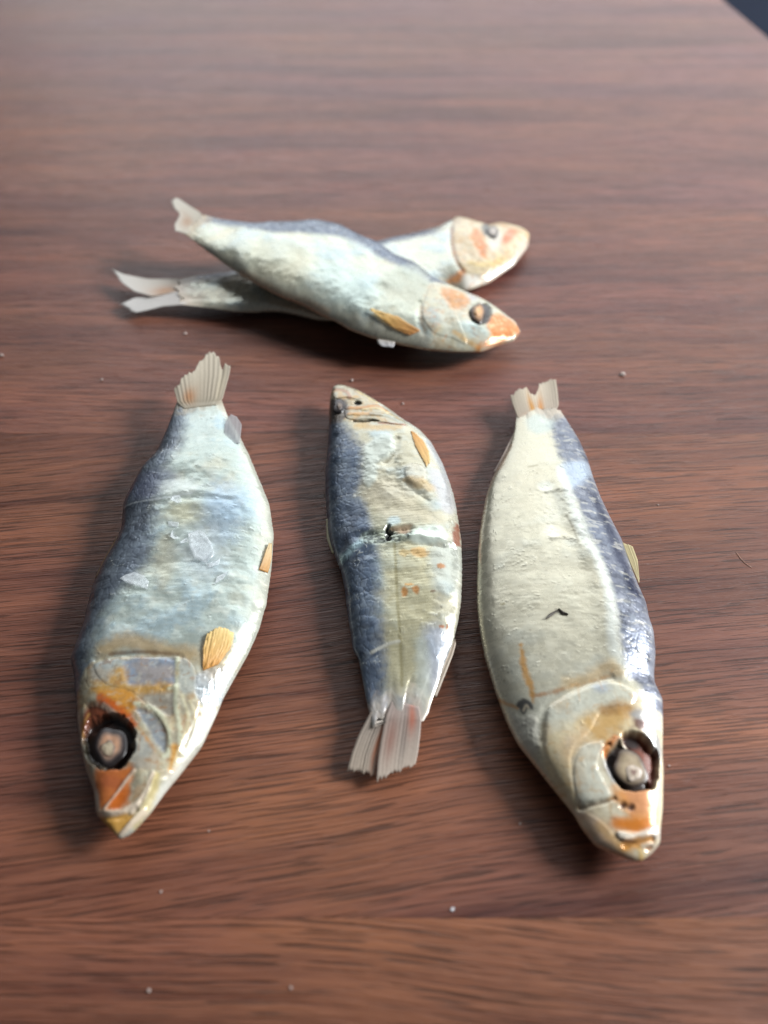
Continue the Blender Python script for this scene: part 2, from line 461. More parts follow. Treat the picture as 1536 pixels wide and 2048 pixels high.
        col = np.concatenate([s.col, np.repeat(s.col.reshape(ns, nv, 3)[:, nv//2:nv//2+1], nb, 1).reshape(-1, 3), s.col[nv//2][None], s.col[-nv//2][None]])
        rg = np.concatenate([s.rough, np.full(ns*nb+2, .45)]); mt = np.concatenate([s.metal, np.full(ns*nb+2, .1)])
        me = bpy.data.meshes.new('body')
        nq = len(F); cap = []
        for ring, c in ((idx[0], len(V)-2), (idx[-1], len(V)-1)):
            for k in range(R): cap.append((ring[k], ring[(k+1) % R], c))
        cap = np.array(cap)
        me.vertices.add(len(V)); me.vertices.foreach_set('co', V.astype(np.float32).ravel())
        loops = np.concatenate([F.ravel(), cap.ravel()]).astype(np.int32)
        me.loops.add(len(loops)); me.loops.foreach_set('vertex_index', loops)
        me.polygons.add(nq+len(cap))
        me.polygons.foreach_set('loop_start', np.concatenate([np.arange(nq)*4, nq*4+np.arange(len(cap))*3]).astype(np.int32))
        me.polygons.foreach_set('loop_total', np.concatenate([np.full(nq, 4), np.full(len(cap), 3)]).astype(np.int32))
        me.update(calc_edges=True)
        me.polygons.foreach_set('use_smooth', np.ones(nq+len(cap), bool))
        at = me.color_attributes.new('Col', 'FLOAT_COLOR', 'POINT'); c4 = np.ones((len(V), 4), np.float32); c4[:, :3] = np.clip(col, 0, .95)
        at.data.foreach_set('color', c4.ravel())
        for nm, arr in (('rough', rg), ('metal', mt)):
            x = me.attributes.new(nm, 'FLOAT', 'POINT'); x.data.foreach_set('value', np.clip(arr, 0.02, 1).astype(np.float32))
        me.materials.append(M_SKIN)
        o = bpy.data.objects.new('body', me); C.objects.link(o); o.parent = s.root
        s.body = o
        return o
    def plate(s, name, pts, up, edge=3.0, parent=None, mat=None, curl=0.0):
        """a bony plate that lies on the skin: its own mesh, rim tucked into the skin"""
        P = catmull(s.q(pts), True, 4); d, _ = seg_dist(s.X, s.Y, P, True)
        ins = inside(s.X, s.Y, P)
        sd = np.where(ins, -d, d)/s.mmpx
        keep = sd < edge*0.5
        up = up*0.32
        off = (sstep(edge*0.5, -edge*0.5, sd)*(up+0.06)-0.06)*1e-3
        V = s.loc_v(s.X, s.Y, np.maximum(s.Z+off, 0.0003))
        k = keep.reshape(s.ns, s.nv); q = k[:-1, :-1] & k[1:, :-1] & k[:-1, 1:] & k[1:, 1:]
        I = np.arange(s.ns*s.nv).reshape(s.ns, s.nv)
        F = np.stack([I[:-1, :-1], I[:-1, 1:], I[1:, 1:], I[1:, :-1]], -1)[q]
        if len(F) == 0: return None
        p0, p1, p2 = V[F[0, 0]], V[F[0, 1]], V[F[0, 2]]
        if np.cross(p1-p0, p2-p0)[2] < 0: F = F[:, ::-1]
        u, inv = np.unique(F, return_inverse=True); F = inv.reshape(F.shape)
        return mesh_np(name, V[u], F, mat or M_PLATE, parent or s.root, np.clip(s.col[u], 0, .95), np.clip(s.rough[u], .05, 1), np.clip(s.metal[u], 0, 1))
    def fin(s, name, A, B, zA, zB, base_c, tip_c, n=26, m=30, rag=0.05, rays=14, on_skin=False, ray_mm=0.12, thick=0.10, stain=None, notch=0.0, mat=None, parent=None, curl=0.0, fork=0.0, inset=0.0, rnd_tip=0.0, tipf=None):
        """membrane between two rays A and B (photo points from root to tip); z in mm at root and tip"""
        A = np.array(A, float); B = np.array(B, float)
        if inset:
            A = np.vstack([A[0]+inset*(A[0]-A[-1])+0.12*(B[0]-A[0]), A]); B = np.vstack([B[0]+inset*(B[0]-B[-1])+0.12*(A[1]-B[0]), B])
        def res(P):
            L = np.r_[0, np.cumsum(np.hypot(*np.diff(P, axis=0).T))]; L /= L[-1]
            t = np.linspace(0, 1, n); return np.stack([np.interp(t, L, P[:, 0]), np.interp(t, L, P[:, 1])], 1)
        a, b = res(A), res(B)
        rnd = np.random.RandomState(s.seed*13+len(name))
        u = np.linspace(0, 1, m)
        jag = np.convolve(rnd.rand(m+4), [.2, .3, .3, .2], 'valid')[:m]
        jag2 = rnd.rand(m)
        X = np.zeros((n, m)); Y = np.zeros((n, m)); Z = np.zeros((n, m)); col = np.zeros((n, m, 3))
        T = np.linspace(0, 1, n)
        for j in range(m):
            short = (1 if tipf is None else np.interp(u[j], tipf[0], tipf[1]))-rag*(0.55*jag[j]+0.45*jag2[j])-fork*math.sin(math.pi*u[j])**1.5-rnd_tip*(2*u[j]-1)**2
            t = T*short
            pa = np.stack([np.interp(t, T, a[:, 0]), np.interp(t, T, a[:, 1])], 1); pb = np.stack([np.interp(t, T, b[:, 0]), np.interp(t, T, b[:, 1])], 1)
            p = pa*(1-u[j])+pb*u[j]
            zz = (zA+(zB-zA)*np.clip((t-inset*.8)/(1-inset*.8), 0, 1))*1e-3
            if on_skin:
                xy = np.array([s.hit(k) for k in p]); x, y = xy[:, 0], xy[:, 1]
                zz = s.hz(x, y)+zz
            else: x, y = unproj(p[:, 0], p[:, 1], zz)
            r = math.cos(u[j]*rays*2*math.pi+1.6*math.sin(7*u[j]+s.seed))*(0.55+0.45*math.sin(11*u[j]+2*s.seed))
            zz = zz+ray_mm*1e-3*r*np.minimum(1, T*4)+curl*1e-3*math.sin(u[j]*math.pi*1.7+0.4)*T
            X[:, j], Y[:, j], Z[:, j] = x, y, zz
            f = T**0.8
            c = lin(base_c)[None]*(1-f[:, None])+lin(tip_c)[None]*f[:, None]
            c = c*(1.0+0.05*r+0.08*(jag2[j]-.5))
            col[:, j] = c
        if stain:
            for (u0, t0, ru, rt, cc, amt) in stain:
                m_ = np.exp(-((u[None]-u0)/ru)**2-((T[:, None]-t0)/rt)**2)*amt
                col = col*(1-m_[..., None])+lin(cc)*m_[..., None]
        Z = np.maximum(Z, 0.0006)
        th = thick*1e-3*(1-0.75*T)[:, None]
        top = s.loc_v(X.ravel(), Y.ravel(), (Z+th).ravel()); bot = s.loc_v(X.ravel(), Y.ravel(), (Z-th).ravel())
        V = np.concatenate([top, bot]); I = np.arange(n*m).reshape(n, m); J = I+n*m
        F = [np.stack([I[:-1, :-1], I[:-1, 1:], I[1:, 1:], I[1:, :-1]], -1).reshape(-1, 4),
             np.stack([J[:-1, :-1], J[1:, :-1], J[1:, 1:], J[:-1, 1:]], -1).reshape(-1, 4),
             np.stack([I[:-1, 0], I[1:, 0], J[1:, 0], J[:-1, 0]], -1), np.stack([I[:-1, -1], J[:-1, -1], J[1:, -1], I[1:, -1]], -1),
             np.stack([I[-1, :-1], I[-1, 1:], J[-1, 1:], J[-1, :-1]], -1), np.stack([I[0, :-1], J[0, :-1], J[0, 1:], I[0, 1:]], -1)]
        cc = np.concatenate([col.reshape(-1, 3)]*2)
        return mesh_np(name, V, np.concatenate(F), mat or M_FIN, parent or s.root, np.clip(cc, 0, .95), np.full(len(V), .45), np.zeros(len(V)))
    def eye(s, c, rx, ry, ang, sink, dome, rings, lens=None, tilt=0):
        """flattened dried eyeball in its socket: rings = [(radius fraction, colour)], lens = (dx,dy,r px,colour)"""
        def disc(name, c, rx, ry, ang, z_add, dome, rings, parent, seed, zbase=None):
            n, m = 22, 44
            P = []; col = []
            cx, cy = s.hit(c); z0 = s.hz([cx], [cy])[0] if zbase is None else zbase
            k = np.linspace(0, 1, n)
            rf = [r[0] for r in rings]; rc = np.array([lin(r[1]) for r in rings])
            ex = np.array(unproj(c[0]+math.cos(ang)*rx, c[1]+math.sin(ang)*rx, z0))-np.array(unproj(c[0], c[1], z0))
            ey = np.array(unproj(c[0]-math.sin(ang)*ry, c[1]+math.cos(ang)*ry, z0))-np.array(unproj(c[0], c[1], z0))
            for i in range(n):
                for j in range(m):
                    a = 2*math.pi*j/m; r = k[i]
                    wob = 1+0.06*math.sin(3*a+seed)+0.04*math.sin(5*a+2*seed)
                    x = cx+ex[0]*r*math.cos(a)*wob+ey[0]*r*math.sin(a)*wob; y = cy+ex[1]*r*math.cos(a)*wob+ey[1]*r*math.sin(a)*wob
                    z = z0+(z_add+dome*math.sqrt(max(0, 1-r**2.2))+0.03*math.sin(4*a+seed+3*r)*r)*1e-3
                    P.append((x-s.loc[0], y-s.loc[1], z))
                    cc = np.array([np.interp(r, rf, rc[:, q]) for q in range(3)])
                    cc = cc*(0.85+0.3*float(fbm(np.array([r*4*math.cos(a)+seed]), np.array([r*4*math.sin(a)]), 5)[0]+.5))
                    col.append(cc)
            I = np.arange(n*m).reshape(n, m)
            F = np.stack([I[:-1], I[1:], np.roll(I[1:], -1, 1), np.roll(I[:-1], -1, 1)], -1).reshape(-1, 4)
            return mesh_np(name, np.array(P), F, M_EYE, parent, np.clip(np.array(col), 0, .9), np.full(len(P), .38), np.zeros(len(P))), z0
        e, z0 = disc('eye', c, rx, ry, ang, sink, dome, rings, s.root, s.seed)
        if lens:
            disc('lens', (c[0]+lens[0], c[1]+lens[1]), lens[2], lens[2]*lens[4], ang, sink+dome*0.75, dome*0.55, lens[3], e, s.seed+2, z0)
        return e

# base coat of a dried sardine: dark blue back, silver flank, cream keel
def base_coat(f, back_line, flank=(196, 200, 190), back=(66, 76, 104), belly=(205, 200, 185), soft=9, head_s=0.22, mott=1.0, rel=1.0, hi=(150, 160, 172)):
    a, b = f.A, f.B; sd = f.seed
    f.col[:] = lin(flank)
    f.rough[:] = 0.28; f.metal[:] = 0.42
    n1 = fbm(a*0.16, b*0.16, sd+1, 4); n2 = fbm(a*0.55, b*0.55, sd+2, 4); n3 = fbm(a*1.6, b*1.6, sd+3, 3)
    stri = fbm(a*3.4, b*0.5, sd+4, 3)                         # fine lines across the body
    # slow drift of tint: bluish, greenish, warm
    f.paint(sstep(.05, .55, n1), (176, 196, 206), .75)
    f.paint(sstep(.05, .5, -n1), (200, 192, 168), .6)
    f.paint(sstep(.1, .6, n2), (214, 216, 206), .5)
    f.paint(sstep(.1, .6, -n2), (176, 182, 174), .35)
    f.paint(sstep(.1, .5, stri), (222, 222, 212), .18)
    f.paint(sstep(.1, .5, -stri), (150, 156, 150), .18)
    # keel
    f.paint(sstep(.72, .97, f.V+0.10*n2), belly, .7)
    # back: region on the dorsal side of back_line
    D = [(f.X[f.nv*i], f.Y[f.nv*i]) for i in np.linspace(0, f.ns-1, 30).astype(int)]
    P = f.q(back_line)
    u = [(np.array(p)-f.o0)@f.ax/f.L for p in P]; l = [(np.array(p)-f.o0)@f.la*1000 for p in P]
    o = np.argsort(u); u = np.array(u)[o]; l = np.array(l)[o]
    bl = np.interp(f.S, u, l)
    side = np.sign(np.mean(f.B.reshape(f.ns, f.nv)[:, 0]-f.B.reshape(f.ns, f.nv)[:, -1]))
    dist = (f.B-bl)*side/(f.mmpx*1000)                            # px past the line towards the back
    dist = dist+mott*(5*n2+4*n3)+3*stri
    f.dback = dist
    fade = np.interp(f.S, [head_s*0.75, head_s], [0, 1])
    m = sstep(-soft, soft, dist)*fade
    f.paint(m, back, .93, 0.36, 0.35)
    f.paint(m*sstep(.0, .45, fbm(a*0.9, b*0.7, sd+9, 4)), hi, .38)
    f.paint(m*sstep(.05, .5, -fbm(a*0.8, b*0.6, sd+10, 4)), (40, 46, 62), .45)
    w1, w2, cid = worley(a*0.75, b*0.95, sd+12)
    f.paint(m*sstep(.16, .02, w2-w1), (44, 50, 66), .22)
    f.paint(m*sstep(.72, 1.0, cid), (150, 162, 180), .25)
    f.mback = m
    f.rough += 0.09*n2+0.07*n3
    # shape of the skin: sag and wrinkles
    f.lift(n1, 0.38*rel); f.lift(n2, 0.045*rel); f.lift(n3, 0.010*rel); f.lift(stri, 0.008)
    f.lift(ridged(a*0.22, b*0.12, sd+20, 2)-0.6, 0.08*rel)
    f.lift(-m*sstep(.14, .0, w2-w1), 0.05)
    # torn bits of skin: fine pale curls and nicks
    fl = sstep(.955, .985, ridged(a*0.9+0.6*n2, b*0.9+0.6*n3, sd+40, 1))*sstep(.15, .45, fbm(a*.4, b*.4, sd+41, 2))
    f.paint(fl, (226, 228, 224), .55); f.lift(fl, .06)
    fl = sstep(.97, .99, ridged(a*0.7, b*1.2, sd+44, 1))*sstep(.2, .5, fbm(a*.3, b*.3, sd+45, 2))
    f.paint(fl, (120, 116, 104), .4)
    g1, g2, gc = worley(a*0.55, b*0.7, sd+60)
    gl = sstep(.70, .80, gc)*sstep(.0, .35, g2-g1)*sstep(.16, .22, f.S)
    f.rough = f.rough*(1-gl)+.20*gl; f.lift(gl, .008)
    f.ls = 0.42
#FISH
def crop(x0, y0, k): return lambda *p: [(x0+x*k, y0+y*k) for x, y in p]
HEAD_GREY = (176, 180, 176)

# ================================================= fish with flaky scales and orange pectoral fin
c1 = crop(120, 680, .2995); c2 = crop(120, 1200, .2995)
f = Fish('dried_fish', 'dried fish with clear loose scales on its flank and a ringed dark eye', 
    dorsal=[(219, 1658), (193, 1628), (188, 1583), (174, 1547), (163, 1500), (157, 1455), (151, 1395), (149, 1356), (142, 1323), (153, 1290), (170, 1245), (172, 1228), (186, 1174), (204, 1135), (229, 1092), (243, 1060), (247, 1009), (261, 980), (282, 940), (312, 908), (327, 875), (342, 839), (354, 806)],
    ventral=[(264, 1667), (300, 1628), (330, 1586), (360, 1550), (404, 1493), (437, 1422), (446, 1398), (473, 1350), (497, 1308), (518, 1260), (533, 1209), (543, 1140), (548, 1069), (539, 1009), (521, 964), (500, 914), (479, 870), (455, 832), (443, 798)],
    tip=(240, 1679), zc3=(0.034, 0.027, 0.058), kT=0.128, kB=0.80, ns=560, nv=200, seed=3)
F1 = f
bl = c1((880, 400), (850, 560), (800, 700), (700, 850), (650, 1000), (640, 1150), (620, 1300), (590, 1480), (480, 1600), (330, 1750))+c2((300, 60), (240, 200), (210, 350), (200, 450), (170, 620), (130, 800))
base_coat(f, bl, flank=(188, 198, 192), back=(96, 104, 120), head_s=0.20, soft=26, mott=1.8, rel=.5)
# folds across the tail half
for pts, w, dz in ((c1((560, 850), (800, 820), (1000, 830), (1240, 760)), 16, .5), (c1((430, 1120), (640, 1050), (880, 1010), (1150, 1040), (1330, 1000)), 10, .45),
                   (c1((430, 1160), (640, 1080), (900, 1035), (1150, 1070)), 12, -.5), (c1((560, 930), (750, 900), (1000, 920)), 22, -.4), (c1((420, 1300), (560, 1220), (700, 1180)), 14, .5), (c1((430, 1350), (600, 1270)), 10, -.5)):
    f.crease(pts, w*1.3, dz*.5, 6)
f.paint(f.line(c1((430, 1120), (640, 1060), (880, 1020)), 3, 2), (215, 220, 225), .6)
f.paint(f.blob(c1((600, 960))[0], 60, 26, -.3, .6), (88, 92, 116), .6)
f.paint(f.blob(c1((800, 980))[0], 40, 16, 0, .7, .4), (222, 226, 222), .6)
f.paint(f.blob(c1((850, 1150))[0], 45, 22, 0, .8, .5), (206, 196, 160), .6)
f.paint(f.blob(c1((700, 1480))[0], 22, 60, .1, .7, .4), (190, 182, 158), .6)
f.paint(f.blob(c1((1080, 1150))[0], 40, 60, 0, .8, .4), (168, 190, 216), .6)
f.paint(f.blob(c1((960, 1420))[0], 45, 55, 0, .8, .4), (205, 214, 220), .6)
f.paint(f.blob(c1((930, 560))[0], 26, 34, 0, .7, .4), (190, 200, 198), .5)
# golden band behind the head, seam of the shoulder
f.paint(f.line(c2((300, 330), (430, 270), (560, 300), (700, 350), (850, 360)), 26, 18, 6), (204, 164, 104), .65)
f.paint(f.line(c2((330, 360), (520, 345), (640, 350), (790, 365)), 4, 4, 2), (120, 84, 60), .6)
f.lift(f.line(c2((240, 390), (420, 365), (640, 365), (800, 380)), 8, 8), -.45)
# head
head = f.poly(c2((210, 420), (420, 375), (640, 370), (800, 370), (905, 450), (915, 620), (1060, 730), (800, 1170), (400, 1600), (200, 1450), (110, 1000), (120, 640)), 6)
f.paint(head, (168, 160, 140), 1, .34, .12)
f.paint(head*sstep(-.1, .5, fbm(f.A*.5, f.B*.5, 77)), (196, 186, 160), .7)
f.paint(head*sstep(.0, .5, fbm(f.A*.7, f.B*.7, 78)), (170, 128, 84), .45)
f.paint(f.poly(c2((230, 430), (420, 400), (440, 540), (300, 560), (210, 520)), 5), (176, 182, 182), .9)
panel = f.poly(c2((435, 410), (600, 385), (775, 400), (775, 570), (600, 575), (450, 555)), 6, 2)
f.paint(panel, (138, 150, 170), .9, .25, .1); f.lift(panel, -.30)
panel = f.poly(c2((800, 400), (890, 440), (905, 600), (830, 620), (795, 570)), 5, 2); f.paint(panel, (176, 180, 176), .8)
panel = f.poly(c2((520, 600), (755, 590), (765, 740), (700, 770), (600, 690), (530, 650)), 5, 2); f.paint(panel, (150, 142, 132), .9); f.lift(panel, -.25)
panel = f.poly(c2((500, 720), (560, 720), (650, 790), (710, 900), (700, 1010), (640, 960), (570, 830)), 5, 2); f.paint(panel, (140, 146, 154), .9, .25); f.lift(panel, -.3)
panel = f.poly(c2((500, 900), (570, 900), (650, 1010), (640, 1110), (520, 1130), (470, 1050)), 6, 3); f.paint(panel, (172, 172, 168), .8)
f.paint(f.line(c2((240, 590), (340, 560), (400, 480), (420, 580), (500, 590), (720, 580)), 14, 12, 5), (196, 148, 72), .85)
f.paint(f.poly(c2((250, 600), (480, 600), (510, 700), (480, 780), (590, 940), (640, 1010), (560, 900), (470, 800), (400, 760), (280, 660)), 7, 5), (206, 142, 58), .95)
f.paint(f.line(c2((270, 650), (360, 710), (440, 770), (480, 830)), 12, 8, 4), (190, 86, 34), .9)
for pts in (c2((785, 390), (780, 580), (770, 700), (800, 860), (800, 1010)), c2((730, 590), (785, 580)), c2((500, 690), (640, 740), (720, 850), (730, 1000), (690, 1040))):
    f.paint(f.line(pts, 5, 4), (206, 206, 180), .85); f.lift(f.line(pts, 7, 6), .18)
f.paint(f.line(c2((770, 980), (765, 1060), (750, 1130)), 9, 6, 2), (208, 150, 66), .85)
for k in range(6):
    x = 815+k*28
    pts = c2((x, 640+20*k), (x+40, 800), (x-10, 960), (x-60-20*k, 1120-10*k))
    f.paint(f.line(pts, 3, 3, 1), (150, 142, 124) if k % 2 else (216, 206, 170), .55); f.lift(f.line(pts, 5, 4), .05*(-1)**k)
f.veins(head)
# white branchiostegal rim and lower jaw
f.paint(f.poly(c2((1060, 730), (960, 760), (880, 900), (800, 1080), (600, 1330), (480, 1480), (400, 1560), (400, 1610), (620, 1440), (820, 1180), (1080, 780)), 6, 2), (216, 214, 206), .9, .3)
f.paint(f.line(c2((500, 1500), (620, 1300), (640, 1170)), 8, 6, 2), (206, 184, 122), .7)
# snout
f.paint(f.poly(c2((240, 1130), (400, 1110), (490, 1100), (470, 1190), (470, 1290), (400, 1380), (280, 1420), (235, 1290)), 8, 5), (190, 104, 48), .95)
f.paint(f.blob(c2((330, 1210))[0], 22, 18, .4, .6, .5), (170, 92, 58), .8)
f.paint(f.blob(c2((400, 1340))[0], 16, 22, .5, .6, .5), (204, 104, 36), .85)
f.paint(f.poly(c2((270, 1450), (480, 1440), (440, 1540), (370, 1560), (290, 1510)), 6, 4), (214, 158, 72), .9)
for pts, w in ((c2((300, 1390), (390, 1270), (490, 1140)), 2.5), (c2((255, 1450), (390, 1420), (520, 1370)), 6), (c2((480, 1420), (570, 1290), (620, 1160)), 4), (c2((420, 1560), (560, 1420)), 6)):
    f.paint(f.line(pts, w, 3), (226, 206, 186), .85); f.lift(f.line(pts, w+2, 4), .35)
f.lift(f.line(c2((260, 1475), (400, 1450), (500, 1400)), 6, 4), -.5)
f.lift(f.poly(c2((240, 1130), (490, 1100), (470, 1290), (280, 1420)), 8), -.35)
# silver crumpled patch under the pectoral fin
sp = f.poly(c2((930, 480), (1120, 440), (1180, 430), (1120, 560), (1060, 700), (960, 700), (905, 600)), 5, 2)
f.paint(sp, (222, 226, 230), .95, .22, .5)
cr_ = ridged(f.A*1.1, f.B*1.1, 41); f.paint(sp*sstep(.45, .7, 1-cr_), (150, 156, 162), .6); f.lift(sp*(cr_-.4), .6)
# socket
sock = f.poly(c2((210, 800), (330, 760), (430, 800), (485, 900), (470, 1020), (400, 1100), (300, 1110), (200, 1060), (155, 950), (165, 860)), 6, 6, .8)
f.paint(f.poly(c2((170, 720), (240, 690), (350, 730), (340, 790), (220, 850), (150, 930), (140, 850)), 6, 4), (112, 52, 30), .95)
f.paint(f.line(c2((290, 700), (360, 750), (400, 790), (450, 800)), 5, 4), (220, 190, 170), .7)
f.paint(f.line(c2((150, 950), (150, 850), (190, 760)), 4, 3), (190, 140, 80), .7)
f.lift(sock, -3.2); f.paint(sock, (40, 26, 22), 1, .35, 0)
f.lift(f.poly(c2((170, 720), (240, 690), (340, 740), (300, 800), (200, 850)), 8), -1.0)
f.paint(f.line(c2((120, 760), (140, 980), (180, 1160), (235, 1290), (245, 1400)), 6, 4), (196, 190, 180), .8)
f.paint(f.blob(c2((1040, 380))[0], 30, 40, .2, .7, .4), (206, 164, 100), .55)
f.tint = (.86, .89, .87)
f.tail_blend((178, 166, 148), 0.93)
f.build()
f.plate('gill_cover', c2((225, 430), (420, 385), (640, 378), (800, 378), (900, 450), (912, 620), (930, 700), (880, 860), (800, 1020), (740, 1020), (700, 860), (600, 720), (480, 610), (300, 560)), .2, 9)
f.plate('upper_jaw', c2((280, 1400), (400, 1270), (500, 1130), (590, 1160), (560, 1290), (470, 1400), (300, 1460)), .2, 8)
f.plate('lower_jaw', c2((640, 1160), (760, 1150), (700, 1260), (560, 1430), (420, 1580), (390, 1570), (520, 1400)), .35, 5)
f.eye(c2((335, 970))[0], 33, 39, .15, 1.1, 0.32, [(0, (150, 120, 98)), (.45, (164, 126, 100)), (.62, (120, 98, 84)), (.74, (60, 52, 50)), (.86, (30, 24, 24)), (1, (20, 15, 15))],
      (-4, 7, 15, [(0, (166, 154, 130)), (.55, (150, 138, 116)), (.85, (110, 92, 78)), (1, (96, 78, 66))], 1.15))
f.fin('tail_fin', c1((785, 420), (740, 250), (700, 60)), c1((1085, 390), (1130, 220), (1150, 50)), 6.4, 9.5, (172, 162, 144), (198, 190, 172), rag=.10, rays=13, m=60, n=34, inset=.12, ray_mm=.05, curl=.5,
      tipf=([0, .12, .25, .4, .5, .62, .72, .8, .86, .92, 1], [.42, .46, .6, .66, .82, .98, 1.0, .92, .7, .82, .74]), stain=[(.28, .38, .14, .22, (184, 124, 70), .7), (.9, .5, .08, .4, (222, 212, 186), .6)])
f.fin('anal_fin', c1((1090, 700), (1100, 560), (1090, 480)), c1((1200, 690), (1212, 580), (1216, 500)), 6.4, 7.2, (190, 194, 198), (200, 198, 200), rag=.12, rays=4, m=20, ray_mm=.02, rnd_tip=.3, mat=M_CLEAR)
f.fin('pectoral_fin', c2((955, 470), (960, 330), (1000, 190)), c2((1060, 430), (1150, 320), (1175, 190)), .12, .75, (220, 164, 88), (238, 212, 148), on_skin=True, thick=.05, mat=M_PEC, rag=.10, rnd_tip=.14, rays=9, ray_mm=.035, n=16, m=36)
f.fin('pelvic_fin', c1((1330, 1540), (1370, 1450), (1400, 1370)), c1((1390, 1560), (1415, 1480), (1428, 1360)), .25, .9, (196, 146, 80), (216, 196, 156), on_skin=True, thick=.05, mat=M_PEC, rag=.1, rays=3, ray_mm=.035, n=12, m=12)
f.fin('dorsal_fin', c1((250, 1600), (300, 1490), (395, 1310)), c1((235, 1590), (285, 1480), (385, 1300)), 2.6, 3.2, (150, 120, 90), (168, 136, 104), rag=.05, rays=2, n=14, m=6)
# small clear scales that came loose
def loose_scale(fish, pts, lift, label, crinkle=.25, seed=1):
    P = fish.q(pts); zs = fish.hz([p[0] for p in P], [p[1] for p in P])
    cx = np.mean([p[0] for p in P]); cy = np.mean([p[1] for p in P]); cz = fish.hz([cx], [cy])[0]
    rnd = random.Random(seed); V = []; n = len(P)
    root = np.array([cx, cy, cz+lift*1e-3])
    rings = [0.0, .35, .7, 1.0]
    for r in rings[1:]:
        for i, p in enumerate(P):
            z = cz*(1-r)+zs[i]*r+(lift+(rnd.uniform(-crinkle, crinkle)+0.6*crinkle)*r**3)*1e-3
            V.append((cx+(p[0]-cx)*r-root[0], cy+(p[1]-cy)*r-root[1], z-root[2]))
    V.append((0, 0, 0)); Fc = []
    for k in range(2):
        for i in range(n):
            j = (i+1) % n; Fc.append((k*n+i, k*n+j, (k+1)*n+j, (k+1)*n+i))
    for i in range(n): Fc.append((len(V)-1, (i+1) % n, i))
    # give it its thin second face
    m = len(V); V2 = [(a, b, c-0.00006) for a, b, c in V]
    F2 = [tuple(reversed([m+i for i in q])) for q in Fc]
    F3 = [(2*n+i, 2*n+(i+1) % n, m+2*n+(i+1) % n, m+2*n+i) for i in range(n)]
    o = mesh_np('loose_scale', V+V2, Fc+F2+F3, M_SCALE)
    o.location = root; tag(o, label, 'scale', 'loose scales on the fish'); return o
LS = 'small clear loose scale curled up on the flank of the fish with orange pectoral fin'
loose_scale(f, c1((410, 1610), (440, 1580), (500, 1565), (560, 1580), (595, 1620), (585, 1670), (520, 1660), (440, 1625)), .35, 'largest clear loose scale, ragged, on the dark back of the flaky-scaled fish', .35, 2)
loose_scale(f, c1((740, 1080), (760, 1050), (800, 1048), (815, 1085), (790, 1105), (760, 1090)), .3, LS, .3, 3)
loose_scale(f, c1((860, 1300), (930, 1280), (965, 1300), (1010, 1360), (1040, 1440), (980, 1500), (900, 1470), (865, 1400)), .2, 'wide clear loose scale with creases lying flat on pale flank', .22, 4)
loose_scale(f, c1((735, 1330), (755, 1275), (765, 1310), (800, 1330), (770, 1345)), .3, LS, .3, 5)
loose_scale(f, c1((800, 1360), (850, 1335), (860, 1350), (815, 1375)), .3, LS, .3, 6)
loose_scale(f, c1((720, 1215), (800, 1225), (790, 1260), (730, 1250)), .2, LS, .2, 7)
loose_scale(f, c1((980, 1500), (1040, 1490), (1075, 1455), (1060, 1510), (990, 1530)), .2, LS, .2, 8)
loose_scale(f, c1((1030, 1640), (1050, 1590), (1130, 1545), (1090, 1600)), .15, LS, .15, 9)

# ================================================= cracked small fish, head the other way
c3 = crop(620, 740, .22135); c4 = crop(620, 1160, .22135)
f = Fish('dried_fish', 'smallest dried fish, cracked across the middle, its head turned the opposite way to its neighbours',
    dorsal=[(665, 776), (660, 795), (658, 820), (658, 851), (656, 895), (651, 939), (651, 983), (653, 1028), (656, 1068), (661, 1090), (670, 1112), (684, 1150), (690, 1182), (694, 1226), (702, 1271), (706, 1302), (717, 1319), (724, 1355), (731, 1392), (738, 1419), (741, 1432)],
    ventral=[(693, 773), (720, 784), (753, 804), (786, 826), (815, 846), (841, 862), (863, 886), (886, 928), (897, 957), (908, 990), (917, 1039), (923, 1083), (925, 1138), (924, 1182), (921, 1220), (914, 1253), (907, 1284), (890, 1326), (874, 1366), (861, 1392), (852, 1421), (842, 1441)],
    tip=(676, 770), zc3=(0.042, 0.022, 0.030), kT=0.128, kB=0.80, ns=520, nv=170, seed=7)
F2 = f
bl = c3((300, 480), (400, 600), (480, 720), (490, 860), (485, 1000), (430, 1120), (520, 1230), (600, 1330), (620, 1450), (600, 1600), (630, 1800))+c4((620, 60), (620, 250), (670, 450), (700, 620), (715, 900), (690, 1010), (600, 1150))
base_coat(f, bl, flank=(198, 192, 170), back=(80, 96, 122), head_s=0.13, soft=22, mott=1.6, rel=.55)
# rib lines on the rear half
rib = np.sin(f.A*2*math.pi/0.62+1.2*np.abs(f.V-0.05)*4)
reg = sstep(.44, .50, f.S)*sstep(.97, .9, f.S)*sstep(-.45, -.25, f.V)*sstep(.62, .4, f.V)
f.paint(reg, (204, 196, 158), .55)
f.paint(reg*sstep(.3, 1, rib), (168, 160, 126), .4); f.lift(reg*rib, .012)
f.paint(f.line(c3((760, 1560), (780, 1800))+c4((790, 200), (815, 500), (830, 800), (830, 960)), 4, 3, 1), (150, 140, 100), .6)
f.lift(f.line(c3((760, 1560), (780, 1800))+c4((790, 200), (815, 500), (830, 800), (830, 960)), 6, 6, 3), -.07)
f.paint(f.poly(c4((1040, 440), (1200, 420), (1280, 600), (1180, 900), (1090, 1020), (1060, 800)), 14, 6), (176, 184, 204), .75)
f.paint(f.poly(c4((960, 560), (1060, 600), (1080, 900), (1040, 1150), (960, 1000)), 8, 5), (206, 214, 210), .6)
f.paint(f.poly(c3((1080, 1600), (1360, 1580), (1380, 1900), (1150, 1980), (1100, 1800)), 14, 6), (190, 196, 190), .7)
